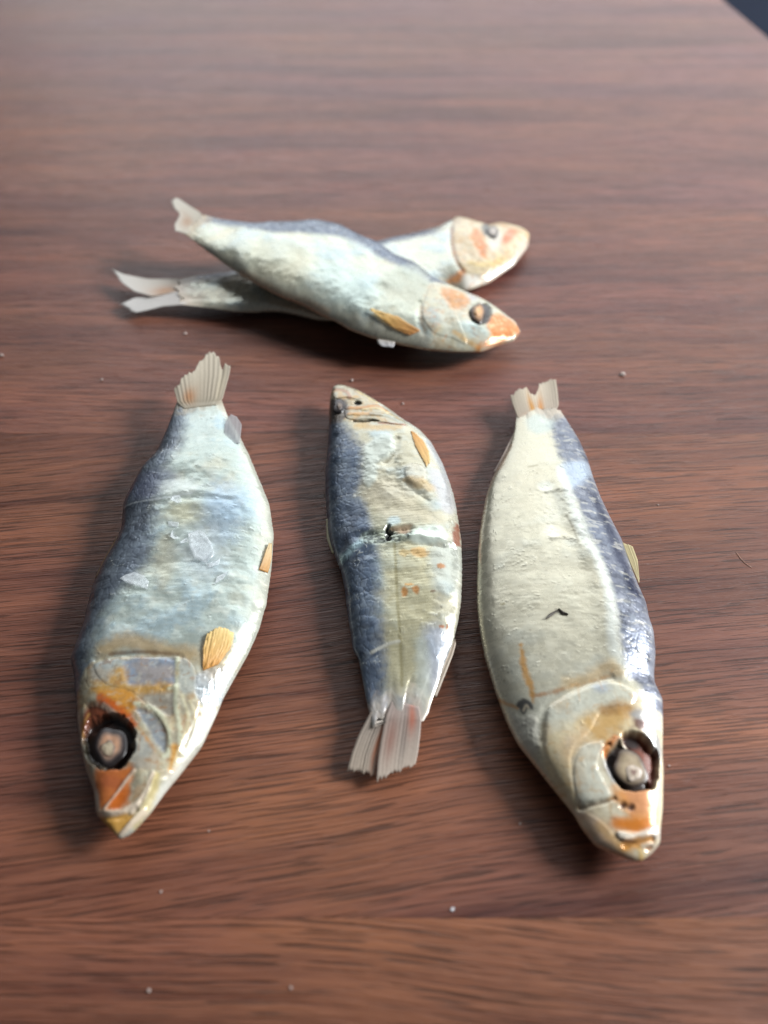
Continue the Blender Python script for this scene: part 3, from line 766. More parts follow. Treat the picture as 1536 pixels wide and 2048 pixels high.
# front half: cream, dented, wet-looking patch
f.paint(f.poly(c3((500, 1000), (820, 1000), (1060, 1250), (1180, 1380), (760, 1380), (560, 1250)), 18, 8), (196, 186, 164), .7)
wet = f.poly(c3((500, 690), (620, 600), (740, 580), (770, 680), (720, 780), (620, 830), (600, 960), (540, 1060), (490, 1000), (485, 800)), 7, 4)
f.paint(wet, (206, 214, 208), .8, .22, .25); f.lift(f.poly(c3((500, 690), (620, 600), (740, 580), (770, 680), (720, 780), (620, 830), (600, 960), (540, 1060), (490, 1000), (485, 800)), 14, 8), .55)
f.lift(f.poly(c3((740, 820), (840, 900), (850, 1020), (1000, 1120), (900, 1150), (700, 1000)), 22, 8), -.6)
f.lift(f.line(c3((780, 620), (760, 740), (690, 830)), 10, 8), -.6)
bump = f.poly(c3((860, 880), (920, 850), (1020, 880), (1060, 960), (980, 1040), (880, 1000)), 6, 3); f.lift(bump, .6); f.paint(bump, (214, 206, 188), .6)
f.paint(f.blob(c3((1000, 1030))[0], 36, 10, .3, .7, .5), (210, 176, 120), .6)
f.paint(f.poly(c3((1080, 900), (1220, 960), (1320, 1250), (1220, 1300), (1130, 1100)), 8, 4), (196, 194, 198), .75)
f.lift(f.line(c3((860, 1010), (960, 1100), (1060, 1180)), 9, 9, 4, taper=True), -.35)
# the crack and its crumpled fold
for pts, w, dz in ((c3((270, 1740), (370, 1640), (460, 1555), (620, 1560), (800, 1520), (1000, 1500), (1300, 1570)), 16, 1.0), (c3((250, 1640), (420, 1510), (640, 1490), (900, 1440)), 14, -.9), (c3((330, 1790), (480, 1660), (640, 1610), (900, 1570), (1200, 1600)), 14, -.6)):
    f.crease(pts, w, dz*.85, 4)
f.paint(f.poly(c3((910, 1450), (1180, 1400), (1230, 1540), (1000, 1570), (880, 1520)), 7, 3), (214, 224, 216), .9, .2, .35)
f.paint(f.line(c3((280, 1720), (360, 1640), (450, 1560)), 12, 8, 4), (170, 196, 206), .85, .2, .3)
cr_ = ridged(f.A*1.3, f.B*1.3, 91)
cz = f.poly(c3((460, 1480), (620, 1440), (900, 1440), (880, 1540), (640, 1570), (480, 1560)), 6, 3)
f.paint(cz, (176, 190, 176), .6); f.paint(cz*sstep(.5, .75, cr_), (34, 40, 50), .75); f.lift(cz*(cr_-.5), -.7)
f.paint(f.poly(c3((720, 1430), (900, 1400), (910, 1440), (860, 1490), (760, 1460)), 5, 3), (170, 140, 112), .8)
hole = f.line(c3((705, 1415), (695, 1450), (720, 1475), (705, 1500), (712, 1530)), 5, 3); f.lift(hole, -1.6); f.paint(hole, (12, 10, 10), 1, .8, 0)
f.paint(f.poly(c3((700, 1350), (790, 1330), (810, 1380), (720, 1410)), 5, 3), (200, 216, 220), .8, .2)
for c, rx, ry, cc in ((c3((1330, 1500))[0], 9, 22, (150, 74, 46)), (c3((1180, 1770))[0], 8, 5, (184, 116, 52)), (c3((985, 1640))[0], 18, 10, (206, 164, 104)), (c3((850, 1650))[0], 12, 8, (206, 180, 130)),
                     (c4((850, 110))[0], 6, 9, (200, 130, 56)), (c4((955, 90))[0], 6, 8, (196, 128, 60)), (c4((900, 40))[0], 9, 3, (204, 150, 80)), (c4((1190, 420))[0], 5, 3, (184, 110, 70)), (c4((1240, 420))[0], 2, 6, (170, 110, 80)), (c4((1110, 100))[0], 5, 2.5, (120, 90, 70)), (c4((1190, 240))[0], 2, 2, (60, 54, 50))):
    f.paint(f.blob(c, rx, ry, 0, .5, .6), cc, .8)
f.paint(f.line(c4((560, 650), (700, 580), (800, 555)), 4, 3, 1), (226, 224, 214), .7); f.crease(c4((420, 660), (560, 650), (700, 585), (820, 555)), 7, .3)
f.crease(c4((420, 690), (560, 680), (700, 620), (820, 590)), 7, -.3)
# peduncle
f.paint(f.poly(c4((540, 1090), (900, 1050), (1000, 1100), (1000, 1270), (560, 1250)), 10, 5), (176, 178, 184), .7)
f.paint(f.line(c4((690, 1060), (660, 1180), (600, 1240)), 6, 4, 1), (190, 198, 216), .8)
f.paint(f.line(c4((940, 1150), (930, 1300)), 9, 6, 2), (192, 122, 76), .8)
# head
head = f.poly(c3((240, 130), (360, 150), (600, 290), (830, 460), (620, 480), (400, 470), (170, 480), (170, 250)), 6)
f.paint(head, (186, 178, 156), 1, .32, .2)
f.paint(head*sstep(.0, .5, fbm(f.A*.9, f.B*.9, 33)), (204, 164, 106), .7)
f.veins(head, (150, 110, 70), .4)
for pts, w, cc in ((c3((330, 340), (480, 345), (620, 330), (700, 380)), 8, (202, 138, 68)), (c3((360, 400), (520, 400), (640, 410)), 9, (204, 150, 84)), (c3((480, 365), (620, 352), (740, 420)), 4, (232, 210, 160)), (c3((560, 400), (700, 420), (830, 480)), 9, (170, 176, 166)), (c3((230, 180), (330, 200), (360, 250)), 8, (176, 126, 98)), (c3((420, 190), (560, 270), (760, 390)), 6, (214, 196, 150))):
    f.paint(f.line(pts, w, 4, 3), cc, .7); f.lift(f.line(pts, w, 4), .2)
f.paint(f.poly(c3((175, 300), (260, 260), (340, 290), (330, 420), (250, 480), (170, 500)), 6, 4), (74, 66, 66), .9)
f.paint(f.blob(c3((270, 390))[0], 9, 12, 0, .5, .5), (126, 116, 106), .7)
slit = f.line(c3((390, 458), (480, 462), (560, 455), (610, 465)), 5, 2.5, taper=True); f.lift(slit, -1.5); f.paint(slit, (12, 10, 10), 1, .8, 0)
hole = f.blob(c3((430, 296))[0], 8, 4, .1, .4); f.lift(hole, -1.2); f.paint(hole, (16, 12, 12), 1)
f.paint(f.line(c3((620, 480), (760, 490), (860, 500)), 4, 3, 1), (150, 90, 70), .8)
f.paint(f.line(c3((440, 500), (600, 520), (800, 520)), 14, 10, 5), (206, 164, 96), .6)
f.paint(f.line(c3((640, 320), (800, 420), (960, 530), (1060, 640)), 9, 6), (210, 216, 210), .7)
f.paint(f.line(c3((1080, 660), (1180, 840), (1260, 1000)), 16, 10, 3), (186, 196, 210), .6)
f.tail_blend((172, 160, 150), 0.93)
f.build()
f.plate('gill_cover', c3((330, 320), (480, 320), (640, 310), (760, 390), (860, 480), (800, 500), (620, 470), (520, 445), (390, 450), (320, 420)), .35, 4)
f.plate('upper_jaw', c3((200, 190), (260, 145), (350, 160), (470, 230), (440, 270), (330, 250), (230, 260)), .3, 4)
f.eye(c3((265, 330))[0], 13, 15, 0, .05, .5, [(0, (90, 76, 66)), (.5, (62, 52, 50)), (.8, (30, 26, 26)), (1, (24, 20, 20))], (0, 2, 6, [(0, (128, 112, 98)), (1, (70, 60, 56))], 1.1))
f.fin('tail_fin', c4((545, 1200), (440, 1400), (380, 1560), (330, 1750)), c4((720, 1240), (650, 1450), (600, 1600), (575, 1800)), 3.3, 1.4, (160, 150, 142), (190, 176, 160), rag=.10, rays=9, stain=[(.88, .55, .10, .4, (186, 104, 58), .8)], inset=.25, ray_mm=.07)
f.fin('tail_fin', c4((680, 1240), (640, 1450), (610, 1650), (600, 1860)), c4((1005, 1260), (995, 1400), (975, 1560), (945, 1700)), 3.4, 1.6, (164, 150, 144), (192, 180, 166), rag=.13, rays=11, stain=[(.75, .2, .12, .25, (194, 112, 84), .8), (.25, .5, .16, .3, (150, 96, 80), .6), (.6, .5, .08, .4, (120, 112, 106), .5)], inset=.25, ray_mm=.07)
f.fin('anal_fin', c4((1090, 1040), (1190, 820), (1270, 620), (1310, 480)), c4((1142, 1055), (1215, 870), (1290, 680), (1330, 540)), 2.3, 2.4, (196, 186, 172), (206, 190, 172), rag=.15, rays=14, n=40, m=10)
f.fin('dorsal_fin', c3((260, 1640), (235, 1480), (175, 1340)), c3((200, 1660), (150, 1520), (145, 1330)), 2.6, 2.9, (176, 170, 138), (190, 182, 150), rag=.1, rays=5, n=24, m=12)
f.fin('pectoral_fin', c3((910, 555), (950, 680), (1030, 830), (1060, 890)), c3((935, 560), (1030, 650), (1075, 740), (1085, 850)), .08, .2, (216, 164, 100), (222, 192, 132), on_skin=True, thick=.05, mat=M_PEC, rag=.06, rays=3, ray_mm=.035, n=18, m=12)

# ================================================= pale fish with beige dorsal fin and black spot
c5 = crop(920, 720, .28646); c6 = crop(920, 1220, .28646)
f = Fish('dried_fish', 'pale cream dried fish with beige dorsal fin and black spot behind its gill',
    dorsal=[(1301, 1710), (1320, 1688), (1321, 1658), (1325, 1621), (1327, 1549), (1325, 1506), (1326, 1449), (1325, 1400), (1309, 1368), (1308, 1349), (1311, 1306), (1307, 1263), (1298, 1238), (1292, 1207), (1278, 1176), (1262, 1135), (1243, 1080), (1221, 1038), (1201, 995), (1186, 955), (1175, 918), (1158, 880), (1135, 843), (1118, 812)],
    ventral=[(1240, 1714), (1192, 1693), (1166, 1661), (1146, 1627), (1106, 1578), (1063, 1524), (1035, 1489), (1012, 1443), (989, 1380), (969, 1315), (957, 1249), (953, 1201), (954, 1150), (956, 1092), (963, 1035), (972, 992), (983, 958), (997, 932), (1017, 898), (1029, 860), (1033, 830)],
    tip=(1278, 1724), zc3=(0.034, 0.027, 0.032), kT=0.128, kB=0.80, ns=560, nv=200, seed=11, v0=-0.30, eu=(2.6, .6, 4.2, .68))
F3 = f
bl = c5((560, 330), (620, 480), (680, 650), (740, 760), (760, 900), (840, 1060), (900, 1250), (980, 1420), (1040, 1600), (1080, 1815))+c6((1090, 150), (1110, 300), (1150, 430), (1260, 560), (1330, 700))
base_coat(f, bl, flank=(202, 200, 180), back=(104, 112, 134), head_s=0.19, soft=14, mott=1.5, rel=.2, hi=(160, 166, 178))
f.col = f.col*0.28+lin((206, 203, 187))[None]*0.72*(1-f.mback[:, None])+f.col*0.72*f.mback[:, None]
# darkest stripe along the very back
f.paint(f.line(c5((920, 940), (990, 1080), (1070, 1260), (1150, 1450), (1220, 1640)), 16, 12, 5), (50, 56, 80), .8)
f.paint(f.mback*sstep(.2, .45, fbm(f.A*1.5, f.B*.5, 14)), (196, 196, 190), .5)
f.paint(f.poly(c5((700, 740), (880, 720), (920, 800), (820, 880), (740, 900)), 10, 5), (178, 194, 214), .8, .22, .35)
f.paint(f.line(c5((700, 760), (780, 1000), (860, 1230), (960, 1400), (1030, 1600), (1060, 1800))+c6((1060, 150), (1080, 300)), 13, 11, 4), (220, 226, 224), .85, .24)
# ridge between flank and back, the pinch with its crack
f.lift(f.line(c5((760, 900), (860, 1180), (960, 1400), (1040, 1600), (1070, 1800))+c6((1080, 200), (1100, 380)), 30, 26), .7)
f.lift(f.poly(c5((560, 920), (700, 880), (740, 920), (860, 1240), (680, 1230)), 30, 8), -.55)
f.crease(c5((650, 1235), (720, 1225), (780, 1240), (840, 1290)), 10, .28, 6)
f.crease(c5((600, 915), (680, 890), (740, 910)), 10, .2, 5)
f.paint(f.line(c5((745, 1080), (790, 1180), (825, 1270)), 3, 2.5, 1), (128, 124, 110), .55)
f.paint(f.line(c5((650, 1248), (790, 1245)), 3, 2, 1), (128, 122, 108), .4)
f.paint(f.blob(c5((640, 1200))[0], 14, 14, 0, .8, .5), (226, 226, 214), .7)
f.paint(f.blob(c5((600, 880))[0], 16, 10, 0, .8, .5), (220, 226, 222), .6)
f.paint(f.poly(c5((470, 400), (620, 370), (650, 470), (560, 520), (480, 480)), 12, 4), (186, 198, 196), .8)
f.paint(f.poly(c5((500, 320), (680, 310), (700, 400), (640, 420), (560, 370)), 10, 4), (146, 146, 142), .7)
for pts, c in ((c5((480, 745), (540, 735)), (140, 132, 110)), (c5((305, 1700), (290, 1705)), (150, 140, 100))):
    f.paint(f.line(pts, 4, 3), c, .6)
rnd = random.Random(5)
for _ in range(26):
    x = rnd.uniform(150, 700); y = rnd.uniform(700, 2300)
    p = (920+x*.28646, 720+y*.28646)
    f.paint(f.blob(p, rnd.uniform(.9, 2), rnd.uniform(.8, 1.4), 0, .5), (96, 84, 66), .6)
f.paint(f.line(c5((330, 600), (270, 760))+[], 10, 6, 3), (214, 192, 172), .7)
# shoulder seam, orange streak, black spot
f.paint(f.line(c6((260, 640), (330, 655), (400, 690)), 3, 3, 2), (200, 140, 70), .6)
f.paint(f.line(c6((425, 240), (440, 380), (470, 480), (500, 560), (505, 640)), 9, 5, 4, taper=True, wf=1.5), (206, 150, 70), .8)
f.paint(f.line(c6((500, 600), (640, 580), (760, 540), (900, 505), (1040, 460), (1060, 420)), 4, 5, 5, wf=1.2), (176, 128, 84), .7)
f.paint(f.line(c6((760, 520), (900, 480), (1040, 400), (1090, 440)), 18, 16, 5), (206, 168, 104), .5)
f.lift(f.line(c6((560, 900), (590, 700), (700, 600), (900, 512), (1050, 470)), 8, 8), -.5)
sp = f.poly(c6((395, 660), (440, 615), (490, 640), (510, 690), (470, 690), (445, 730), (420, 700)), 3.5, 2, 2.0, 1.5); f.paint(sp, (24, 24, 26), .95, .6, 0)
f.paint(f.line(c6((445, 700), (460, 665), (480, 685)), 3, 2), (190, 180, 160), .6)
pat = f.poly(c6((330, 700), (420, 740), (520, 740), (570, 900), (540, 980), (460, 990), (390, 880)), 6, 4)
f.paint(pat, (204, 204, 196), .8, .28, .25); cr_ = ridged(f.A*.9, f.B*.9, 44); f.lift(pat*(cr_-.5), .5); f.paint(pat*sstep(.4, .2, cr_), (160, 158, 148), .5)
# head
head = f.poly(c6((560, 980), (600, 700), (700, 610), (900, 515), (1080, 495), (1240, 570), (1330, 700), (1420, 800), (1430, 1600), (1240, 1760), (850, 1560), (640, 1240)), 6)
f.paint(head, (212, 206, 186), 1, .34, .15)
f.paint(head*sstep(-.1, .5, fbm(f.A*.45, f.B*.45, 61)), (218, 206, 174), .8)
f.paint(f.poly(c6((620, 680), (900, 530), (1100, 510), (1230, 600), (1180, 660), (900, 720), (640, 800)), 14, 6), (196, 202, 196), .75)
f.paint(f.poly(c6((930, 520), (1020, 515), (1040, 570), (950, 580)), 8, 3), (160, 172, 190), .7)
f.paint(f.poly(c6((850, 760), (1000, 690), (1180, 650), (1190, 740), (1100, 840), (1000, 960), (900, 880)), 16, 8), (200, 158, 88), .75)
f.paint(f.line(c6((1020, 700), (1100, 680), (1180, 690)), 14, 10, 6), (150, 110, 60), .7)
f.paint(f.poly(c6((720, 900), (880, 840), (900, 960), (800, 1000), (740, 1080)), 14, 6), (212, 176, 136), .5)
cheek = f.poly(c6((785, 1080), (850, 950), (950, 910), (1010, 930), (960, 1080), (1020, 1200), (1050, 1300), (860, 1360), (800, 1280)), 6, 3)
f.paint(cheek, (208, 211, 202), .85, .28, .15); f.lift(cheek, .12)
f.paint(f.poly(c6((560, 1000), (700, 1000), (770, 1200), (800, 1380), (700, 1280)), 10, 4), (204, 194, 166), .7)
f.paint(f.line(c6((590, 960), (680, 1080), (760, 1220), (800, 1360)), 4, 4, 1), (214, 196, 160), .6)
f.paint(f.line(c6((840, 1385), (950, 1350), (1075, 1315)), 4, 3, 1), (120, 106, 90), .8); f.lift(f.line(c6((840, 1385), (950, 1350), (1075, 1315)), 5, 4), -.6)
f.paint(f.poly(c6((800, 1420), (900, 1420), (1080, 1560), (1160, 1660), (1240, 1740), (1000, 1700), (880, 1580)), 10, 4), (196, 162, 142), .75)
f.paint(f.line(c6((980, 1520), (1080, 1600), (1160, 1660)), 10, 8, 3), (212, 174, 116), .6)
f.veins(head, (190, 140, 70), .3)
# snout
f.paint(f.poly(c6((1060, 1250), (1150, 1235), (1310, 1245), (1340, 1340), (1370, 1490), (1320, 1545), (1120, 1535), (1075, 1480), (1180, 1440), (1110, 1360)), 11, 6), (214, 140, 64), .85)
f.paint(f.poly(c6((1150, 1250), (1310, 1250), (1320, 1400), (1200, 1420), (1170, 1340)), 10, 4), (212, 152, 112), .8)
f.paint(f.line(c6((1100, 1490), (1220, 1510), (1330, 1500)), 14, 10, 4), (204, 118, 30), .8)
for c in c6((1140, 1365), (1192, 1380)):
    h_ = f.blob(c, 7, 7, 0, .5); f.lift(h_, -.5); f.paint(h_, (60, 40, 40), .9)
for pts, w in ((c6((1120, 1570), (1220, 1590), (1300, 1560), (1390, 1530)), 8), (c6((1150, 1620), (1280, 1600), (1390, 1580)), 5)):
    f.paint(f.line(pts, w, 4), (216, 210, 202), .85); f.lift(f.line(pts, w, 4), .45)
f.paint(f.line(c6((1150, 1650), (1250, 1630), (1330, 1610)), 10, 6, 3), (210, 146, 60), .85)
f.lift(f.line(c6((1150, 1640), (1250, 1615), (1340, 1600)), 5, 3), -.7)
f.paint(f.line(c6((1280, 1650), (1340, 1640), (1370, 1670), (1320, 1700)), 5, 3), (206, 196, 182), .8)
h_ = f.blob(c6((1320, 1665))[0], 8, 5, -.3, .5); f.paint(h_, (150, 110, 80), .9); f.lift(h_, -.6)
f.paint(f.line(c6((1260, 1680), (1270, 1740)), 7, 4), (206, 170, 100), .7)
f.paint(f.line(c6((1385, 1080), (1370, 1200), (1400, 1400), (1400, 1500)), 8, 5), (216, 206, 176), .8)
# sockets
f.paint(f.poly(c6((1180, 720), (1290, 700), (1380, 860), (1410, 1010), (1390, 1040), (1330, 930), (1250, 800)), 6, 4), (140, 142, 146), .9)
s1 = f.poly(c6((1150, 870), (1200, 850), (1300, 890), (1350, 960), (1385, 1010), (1375, 1180), (1330, 1240), (1300, 1120), (1230, 1010), (1170, 940)), 5, 3)
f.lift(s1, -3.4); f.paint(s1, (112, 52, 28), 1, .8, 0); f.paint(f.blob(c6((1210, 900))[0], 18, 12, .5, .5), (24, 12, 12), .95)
f.paint(f.blob(c6((1250, 800))[0], 16, 12, .5, .5, .5), (84, 46, 36), .9)
s2 = f.poly(c6((1015, 1020), (1070, 940), (1140, 915), (1200, 960), (1270, 1060), (1320, 1160), (1320, 1240), (1160, 1250), (1100, 1200), (1050, 1110)), 5, 2)
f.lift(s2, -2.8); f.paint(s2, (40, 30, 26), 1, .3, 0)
f.paint(f.line(c6((1060, 930), (1110, 905), (1180, 940), (1230, 1010), (1290, 1090)), 4, 2.5), (204, 192, 172), .9); f.lift(f.line(c6((1060, 930), (1110, 905), (1180, 940), (1230, 1010), (1280, 1080)), 5, 3), 1.0)
f.paint(f.line(c6((1005, 1010), (1030, 950), (1090, 890)), 8, 5, 2), (196, 116, 40), .85)
f.paint(f.poly(c6((1000, 1050), (1040, 1060), (1090, 1190), (1050, 1180)), 5, 2), (150, 154, 166), .8)
f.tint = (.95, .93, .87)
f.tail_blend((190, 180, 166), 0.95)
f.build()
f.plate('gill_cover', c6((585, 960), (605, 710), (690, 625), (900, 525), (1080, 505), (1220, 575), (1190, 660), (1000, 700), (900, 850), (800, 960), (775, 1080), (800, 1300), (780, 1370), (680, 1180)), .32, 10)
f.plate('cheek_plate', c6((790, 1080), (850, 955), (950, 915), (1000, 940), (955, 1080), (1010, 1200), (1040, 1295), (860, 1345), (805, 1280)), .2, 9)
f.plate('upper_jaw', c6((1100, 1545), (1320, 1550), (1390, 1525), (1395, 1580), (1280, 1610), (1130, 1610)), .35, 4)
f.plate('lower_jaw', c6((850, 1400), (1000, 1480), (1140, 1640), (1260, 1660), (1270, 1740), (1150, 1720), (980, 1680), (870, 1540)), .2, 10)
f.eye(c6((1190, 1100))[0], 30, 41, -.55, 1.05, .35, [(0, (166, 148, 124)), (.5, (158, 142, 116)), (.75, (132, 116, 94)), (.9, (80, 66, 54)), (1, (40, 32, 28))],
      (5, 12, 16, [(0, (150, 126, 112)), (.25, (120, 96, 88)), (.35, (176, 160, 142)), (.75, (186, 172, 156)), (1, (130, 116, 104))], 1.1))
f.fin('tail_fin', c5((400, 400), (365, 310), (340, 215)), c5((690, 310), (680, 200), (665, 95)), 3.4, 4.2, (190, 176, 160), (204, 194, 174), rag=.14, rays=18, m=60, tipf=([0, .15, .35, .42, .5, .58, .66, .85, 1], [.9, .95, .97, .78, .72, .84, 1.0, 1.0, .96]), stain=[(.38, .45, .06, .35, (214, 150, 44), .85), (.58, .4, .07, .35, (208, 140, 50), .8), (.2, .1, .15, .15, (216, 168, 140), .7), (.5, .12, .1, .12, (206, 130, 90), .7)], curl=.6, inset=.25, ray_mm=.07)
f.fin('dorsal_fin', c5((1250, 1560), (1180, 1400), (1130, 1265)), c5((1252, 1530), (1240, 1400), (1200, 1290)), 3.0, 3.6, (196, 182, 142), (206, 194, 150), rag=.08, rays=5, n=24, m=14)
f.fin('anal_fin', c5((380, 500), (300, 660), (225, 800)), c5((395, 500), (330, 660), (260, 800)), 3.2, 3.2, (206, 190, 176), (206, 186, 172), rag=.1, rays=3, n=24, m=8)
def splinter(fish, pts, w, label):
    P = fish.q(pts); zs = fish.hz([p[0] for p in P], [p[1] for p in P]); o = np.array([P[0][0], P[0][1], zs[0]]); V = []; Fc = []
    for i, (p, z) in enumerate(zip(P, zs)):
        a = np.array(P[max(0, i-1)]); b = np.array(P[min(len(P)-1, i+1)]); d = (b-a)/np.hypot(*(b-a)); nn = np.array([-d[1], d[0]])*w*fish.mmpx*(1-.6*abs(2*i/(len(P)-1)-1))
        for sg, dz in ((1, .0), (0, .25), (-1, 0.), (0, -.05)): V.append((p[0]+nn[0]*sg-o[0], p[1]+nn[1]*sg-o[1], z+(dz+.12)*1e-3-o[2]))
    for i in range(len(P)-1):
        for k in range(4): Fc.append((i*4+k, i*4+(k+1) % 4, i*4+4+(k+1) % 4, i*4+4+k))
    Fc += [(3, 2, 1, 0), tuple(len(V)-4+k for k in range(4))]
    s_ = mesh_np('splinter', V, Fc, M_SPLINTER, smooth=False); s_.location = o; tag(s_, label, 'splinter', 'dark bits on the pale fish')
splinter(f, c6((600, 65), (630, 35), (680, 5)), 3.0, 'thin dark splinter lying alone on the cream flank beside a thicker one')
splinter(f, c6((690, -5), (720, 20), (755, 35)), 4.5, 'thicker dark splinter on the cream flank of the pale fish')

# ================================================= crossed pair: the lower one first
c7 = crop(200, 380, .3125); c8 = crop(640, 400, .29948)
f = Fish('dried_fish', 'dried fish with a forked tail lying underneath another fish',
    dorsal=c8((1350, 195), (1290, 175), (1180, 165), (1100, 195), (1000, 160), (890, 140), (780, 210), (620, 245), (450, 285))+[(700, 505), (600, 530), (520, 540)]+c7((850, 530), (730, 545), (600, 555), (490, 575)),
    ventral=c8((1390, 310), (1300, 430), (1130, 550), (980, 605), (850, 600))+[(830, 610), (740, 640), (640, 640)]+c7((1200, 780), (1080, 770), (1000, 782), (850, 778), (680, 750), (520, 730)),
    tip=(1059, 468), zc3=(0.026, 0.021, 0.030), kT=0.112, kB=0.80, ns=300, nv=110, seed=17)
F5 = f
bl = c8((900, 110), (780, 220), (450, 290))+[(640, 530)]+c7((850, 545), (730, 570), (560, 590), (480, 600))
base_coat(f, bl, flank=(200, 204, 192), back=(92, 100, 120), head_s=.30, soft=13, rel=.7)
head = f.poly(c8((880, 100), (890, 300), (900, 400), (960, 480), (980, 620), (1130, 555), (1390, 320), (1420, 220), (1300, 150), (1000, 110)), 6)
f.paint(head, (200, 186, 158), 1, .36, .1)
f.paint(head*sstep(-.1, .5, fbm(f.A*.5, f.B*.5, 21)), (210, 196, 160), .8)
f.paint(f.poly(c8((1020, 200), (1060, 200), (1110, 300), (1100, 390), (1060, 360), (1010, 260)), 6, 4), (204, 122, 56), .9)
f.paint(f.poly(c8((1210, 270), (1260, 200), (1310, 190), (1310, 240), (1240, 290)), 6, 4), (200, 106, 46), .9)
f.paint(f.poly(c8((840, 540), (900, 490), (960, 460), (970, 500), (920, 560)), 6, 4), (212, 140, 80), .85)
f.paint(f.poly(c8((960, 500), (1100, 520), (1120, 560), (980, 610)), 6, 3), (220, 220, 216), .9, .25)
f.paint(f.line(c8((1000, 420), (1120, 430), (1230, 400)), 10, 8, 3), (206, 180, 110), .7)
f.paint(f.line(c8((1120, 550), (1300, 430), (1390, 310)), 16, 8), (222, 214, 206), .8)
f.paint(f.line(c8((880, 180), (885, 300), (910, 400), (960, 480)), 4, 4, 1), (140, 96, 70), .8); f.lift(f.line(c8((870, 180), (875, 300), (900, 400), (950, 480)), 7, 6), -.3)
f.veins(head, (190, 110, 50), .6)
f.paint(f.poly(c8((1080, 170), (1120, 150), (1140, 210), (1100, 240)), 5, 3), (80, 84, 84), .9)
f.paint(f.poly(c8((1120, 240), (1200, 200), (1210, 280), (1150, 340)), 6, 3), (200, 198, 194), .8)
f.paint(f.poly(c7((460, 560), (520, 570), (530, 660), (470, 640)), 6, 4), (150, 130, 124), .7)
f.paint(f.poly(c7((400, 690), (560, 690), (560, 740), (400, 740)), 6, 3), (222, 206, 196), .7)
f.tint = (.95, .93, .88)
f.tail_blend((204, 192, 178), 0.93)
f.build()
f.plate('gill_cover', c8((890, 130), (900, 300), (915, 395), (965, 470), (1090, 520), (1150, 440), (1090, 380), (1010, 260), (990, 160)), .3, 4)
f.plate('lower_jaw', c8((1130, 545), (1100, 510), (1280, 400), (1360, 280), (1395, 310), (1300, 425)), .3, 4)
f.eye(c8((1150, 220))[0], 12, 12, 0, .1, .5, [(0, (186, 178, 168)), (.5, (160, 150, 140)), (.8, (90, 84, 80)), (1, (50, 46, 44))])
f.fin('tail_fin', c7((490, 570), (300, 570), (150, 540), (50, 495)), c7((490, 650), (330, 680), (220, 650), (120, 580)), 3.2, 3.0, (206, 192, 172), (228, 226, 220), rag=.10, rays=6, m=20, stain=[(.8, .35, .3, .2, (196, 140, 92), .7)], inset=.25, ray_mm=.07)
f.fin('tail_fin', c7((490, 650), (330, 680), (220, 690), (110, 740)), c7((530, 735), (400, 745), (300, 770), (205, 790)), 3.2, 1.8, (224, 218, 212), (228, 226, 222), rag=.08, rays=6, m=20, inset=.25, ray_mm=.07)

f = Fish('dried_fish', 'dried fish lying crosswise on top of another fish',
    dorsal=c8((1300, 820), (1180, 735), (1080, 675), (980, 640), (850, 585), (740, 525), (650, 450), (520, 400), (400, 315), (260, 255), (150, 190))+c7((1400, 215), (1200, 225), (1000, 228), (800, 195), (650, 155)),
    ventral=c8((1335, 895), (1290, 940), (1180, 970), (1080, 1012), (900, 1015), (700, 995), (500, 955), (340, 915), (200, 865), (100, 805), (0, 765))+c7((1300, 735), (1150, 680), (1000, 600), (850, 510), (690, 395), (550, 285)),
    tip=(1041, 664), zc3=(0.036, 0.072, 0.105), kT=0.112, kB=0.70, ns=320, nv=120, seed=23)
F4 = f
bl = c8((1000, 660), (850, 600), (740, 545), (650, 480), (520, 440), (400, 380), (260, 290), (100, 230))+c7((1450, 290), (1300, 270), (1100, 270), (900, 240), (700, 210), (600, 200))
base_coat(f, bl, flank=(198, 204, 192), back=(84, 98, 124), head_s=.20, soft=13, rel=.7)
f.paint(f.poly(c7((900, 330), (1300, 320), (1340, 500), (1250, 650), (1000, 560), (800, 420)), 30, 10), (196, 196, 178), .6)
f.paint(f.poly(c8((0, 420), (200, 440), (400, 620), (300, 720), (100, 720), (0, 620)), 30, 10), (186, 206, 208), .7)
f.paint(f.poly(c8((480, 480), (700, 470), (740, 620), (650, 720), (480, 640), (400, 560)), 16, 8), (160, 166, 156), .6)
for _p in (c7((900, 240), (950, 380), (920, 520)), c7((1250, 240), (1330, 400), (1300, 600)), c8((60, 220), (150, 420), (120, 700)), c8((300, 320), (330, 560), (260, 820))):
    f.crease(_p, 26, .42, 8); f.crease([(x+18, y+4) for x, y in _p], 26, -.42, 8)
f.lift(f.line(c8((420, 540), (480, 480), (540, 420)), 26, 20), .6)
f.paint(f.line(c7((900, 560), (1150, 680), (1300, 735), (1450, 790)), 10, 8, 3), (206, 176, 150), .6)
head = f.poly(c8((740, 560), (690, 680), (680, 800), (760, 900), (740, 1000), (1080, 1030), (1350, 900), (1290, 780), (1000, 600), (850, 560)), 6)
f.paint(head, (186, 188, 176), 1, .34, .12)
f.paint(head*sstep(-.05, .5, fbm(f.A*.5, f.B*.5, 29)), (200, 194, 168), .7)
f.paint(f.poly(c8((800, 600), (900, 600), (1000, 660), (960, 720), (880, 730), (840, 670)), 8, 5), (198, 132, 66), .85)
f.paint(f.poly(c8((680, 760), (760, 720), (800, 780), (790, 860), (720, 870)), 8, 3), (152, 160, 160), .8)
f.paint(f.poly(c8((930, 820), (1020, 800), (1120, 900), (1110, 960), (1000, 900)), 8, 4), (196, 214, 216), .85, .25, .2)
f.paint(f.line(c8((900, 880), (980, 940), (1060, 990)), 6, 5, 2), (208, 168, 110), .7)
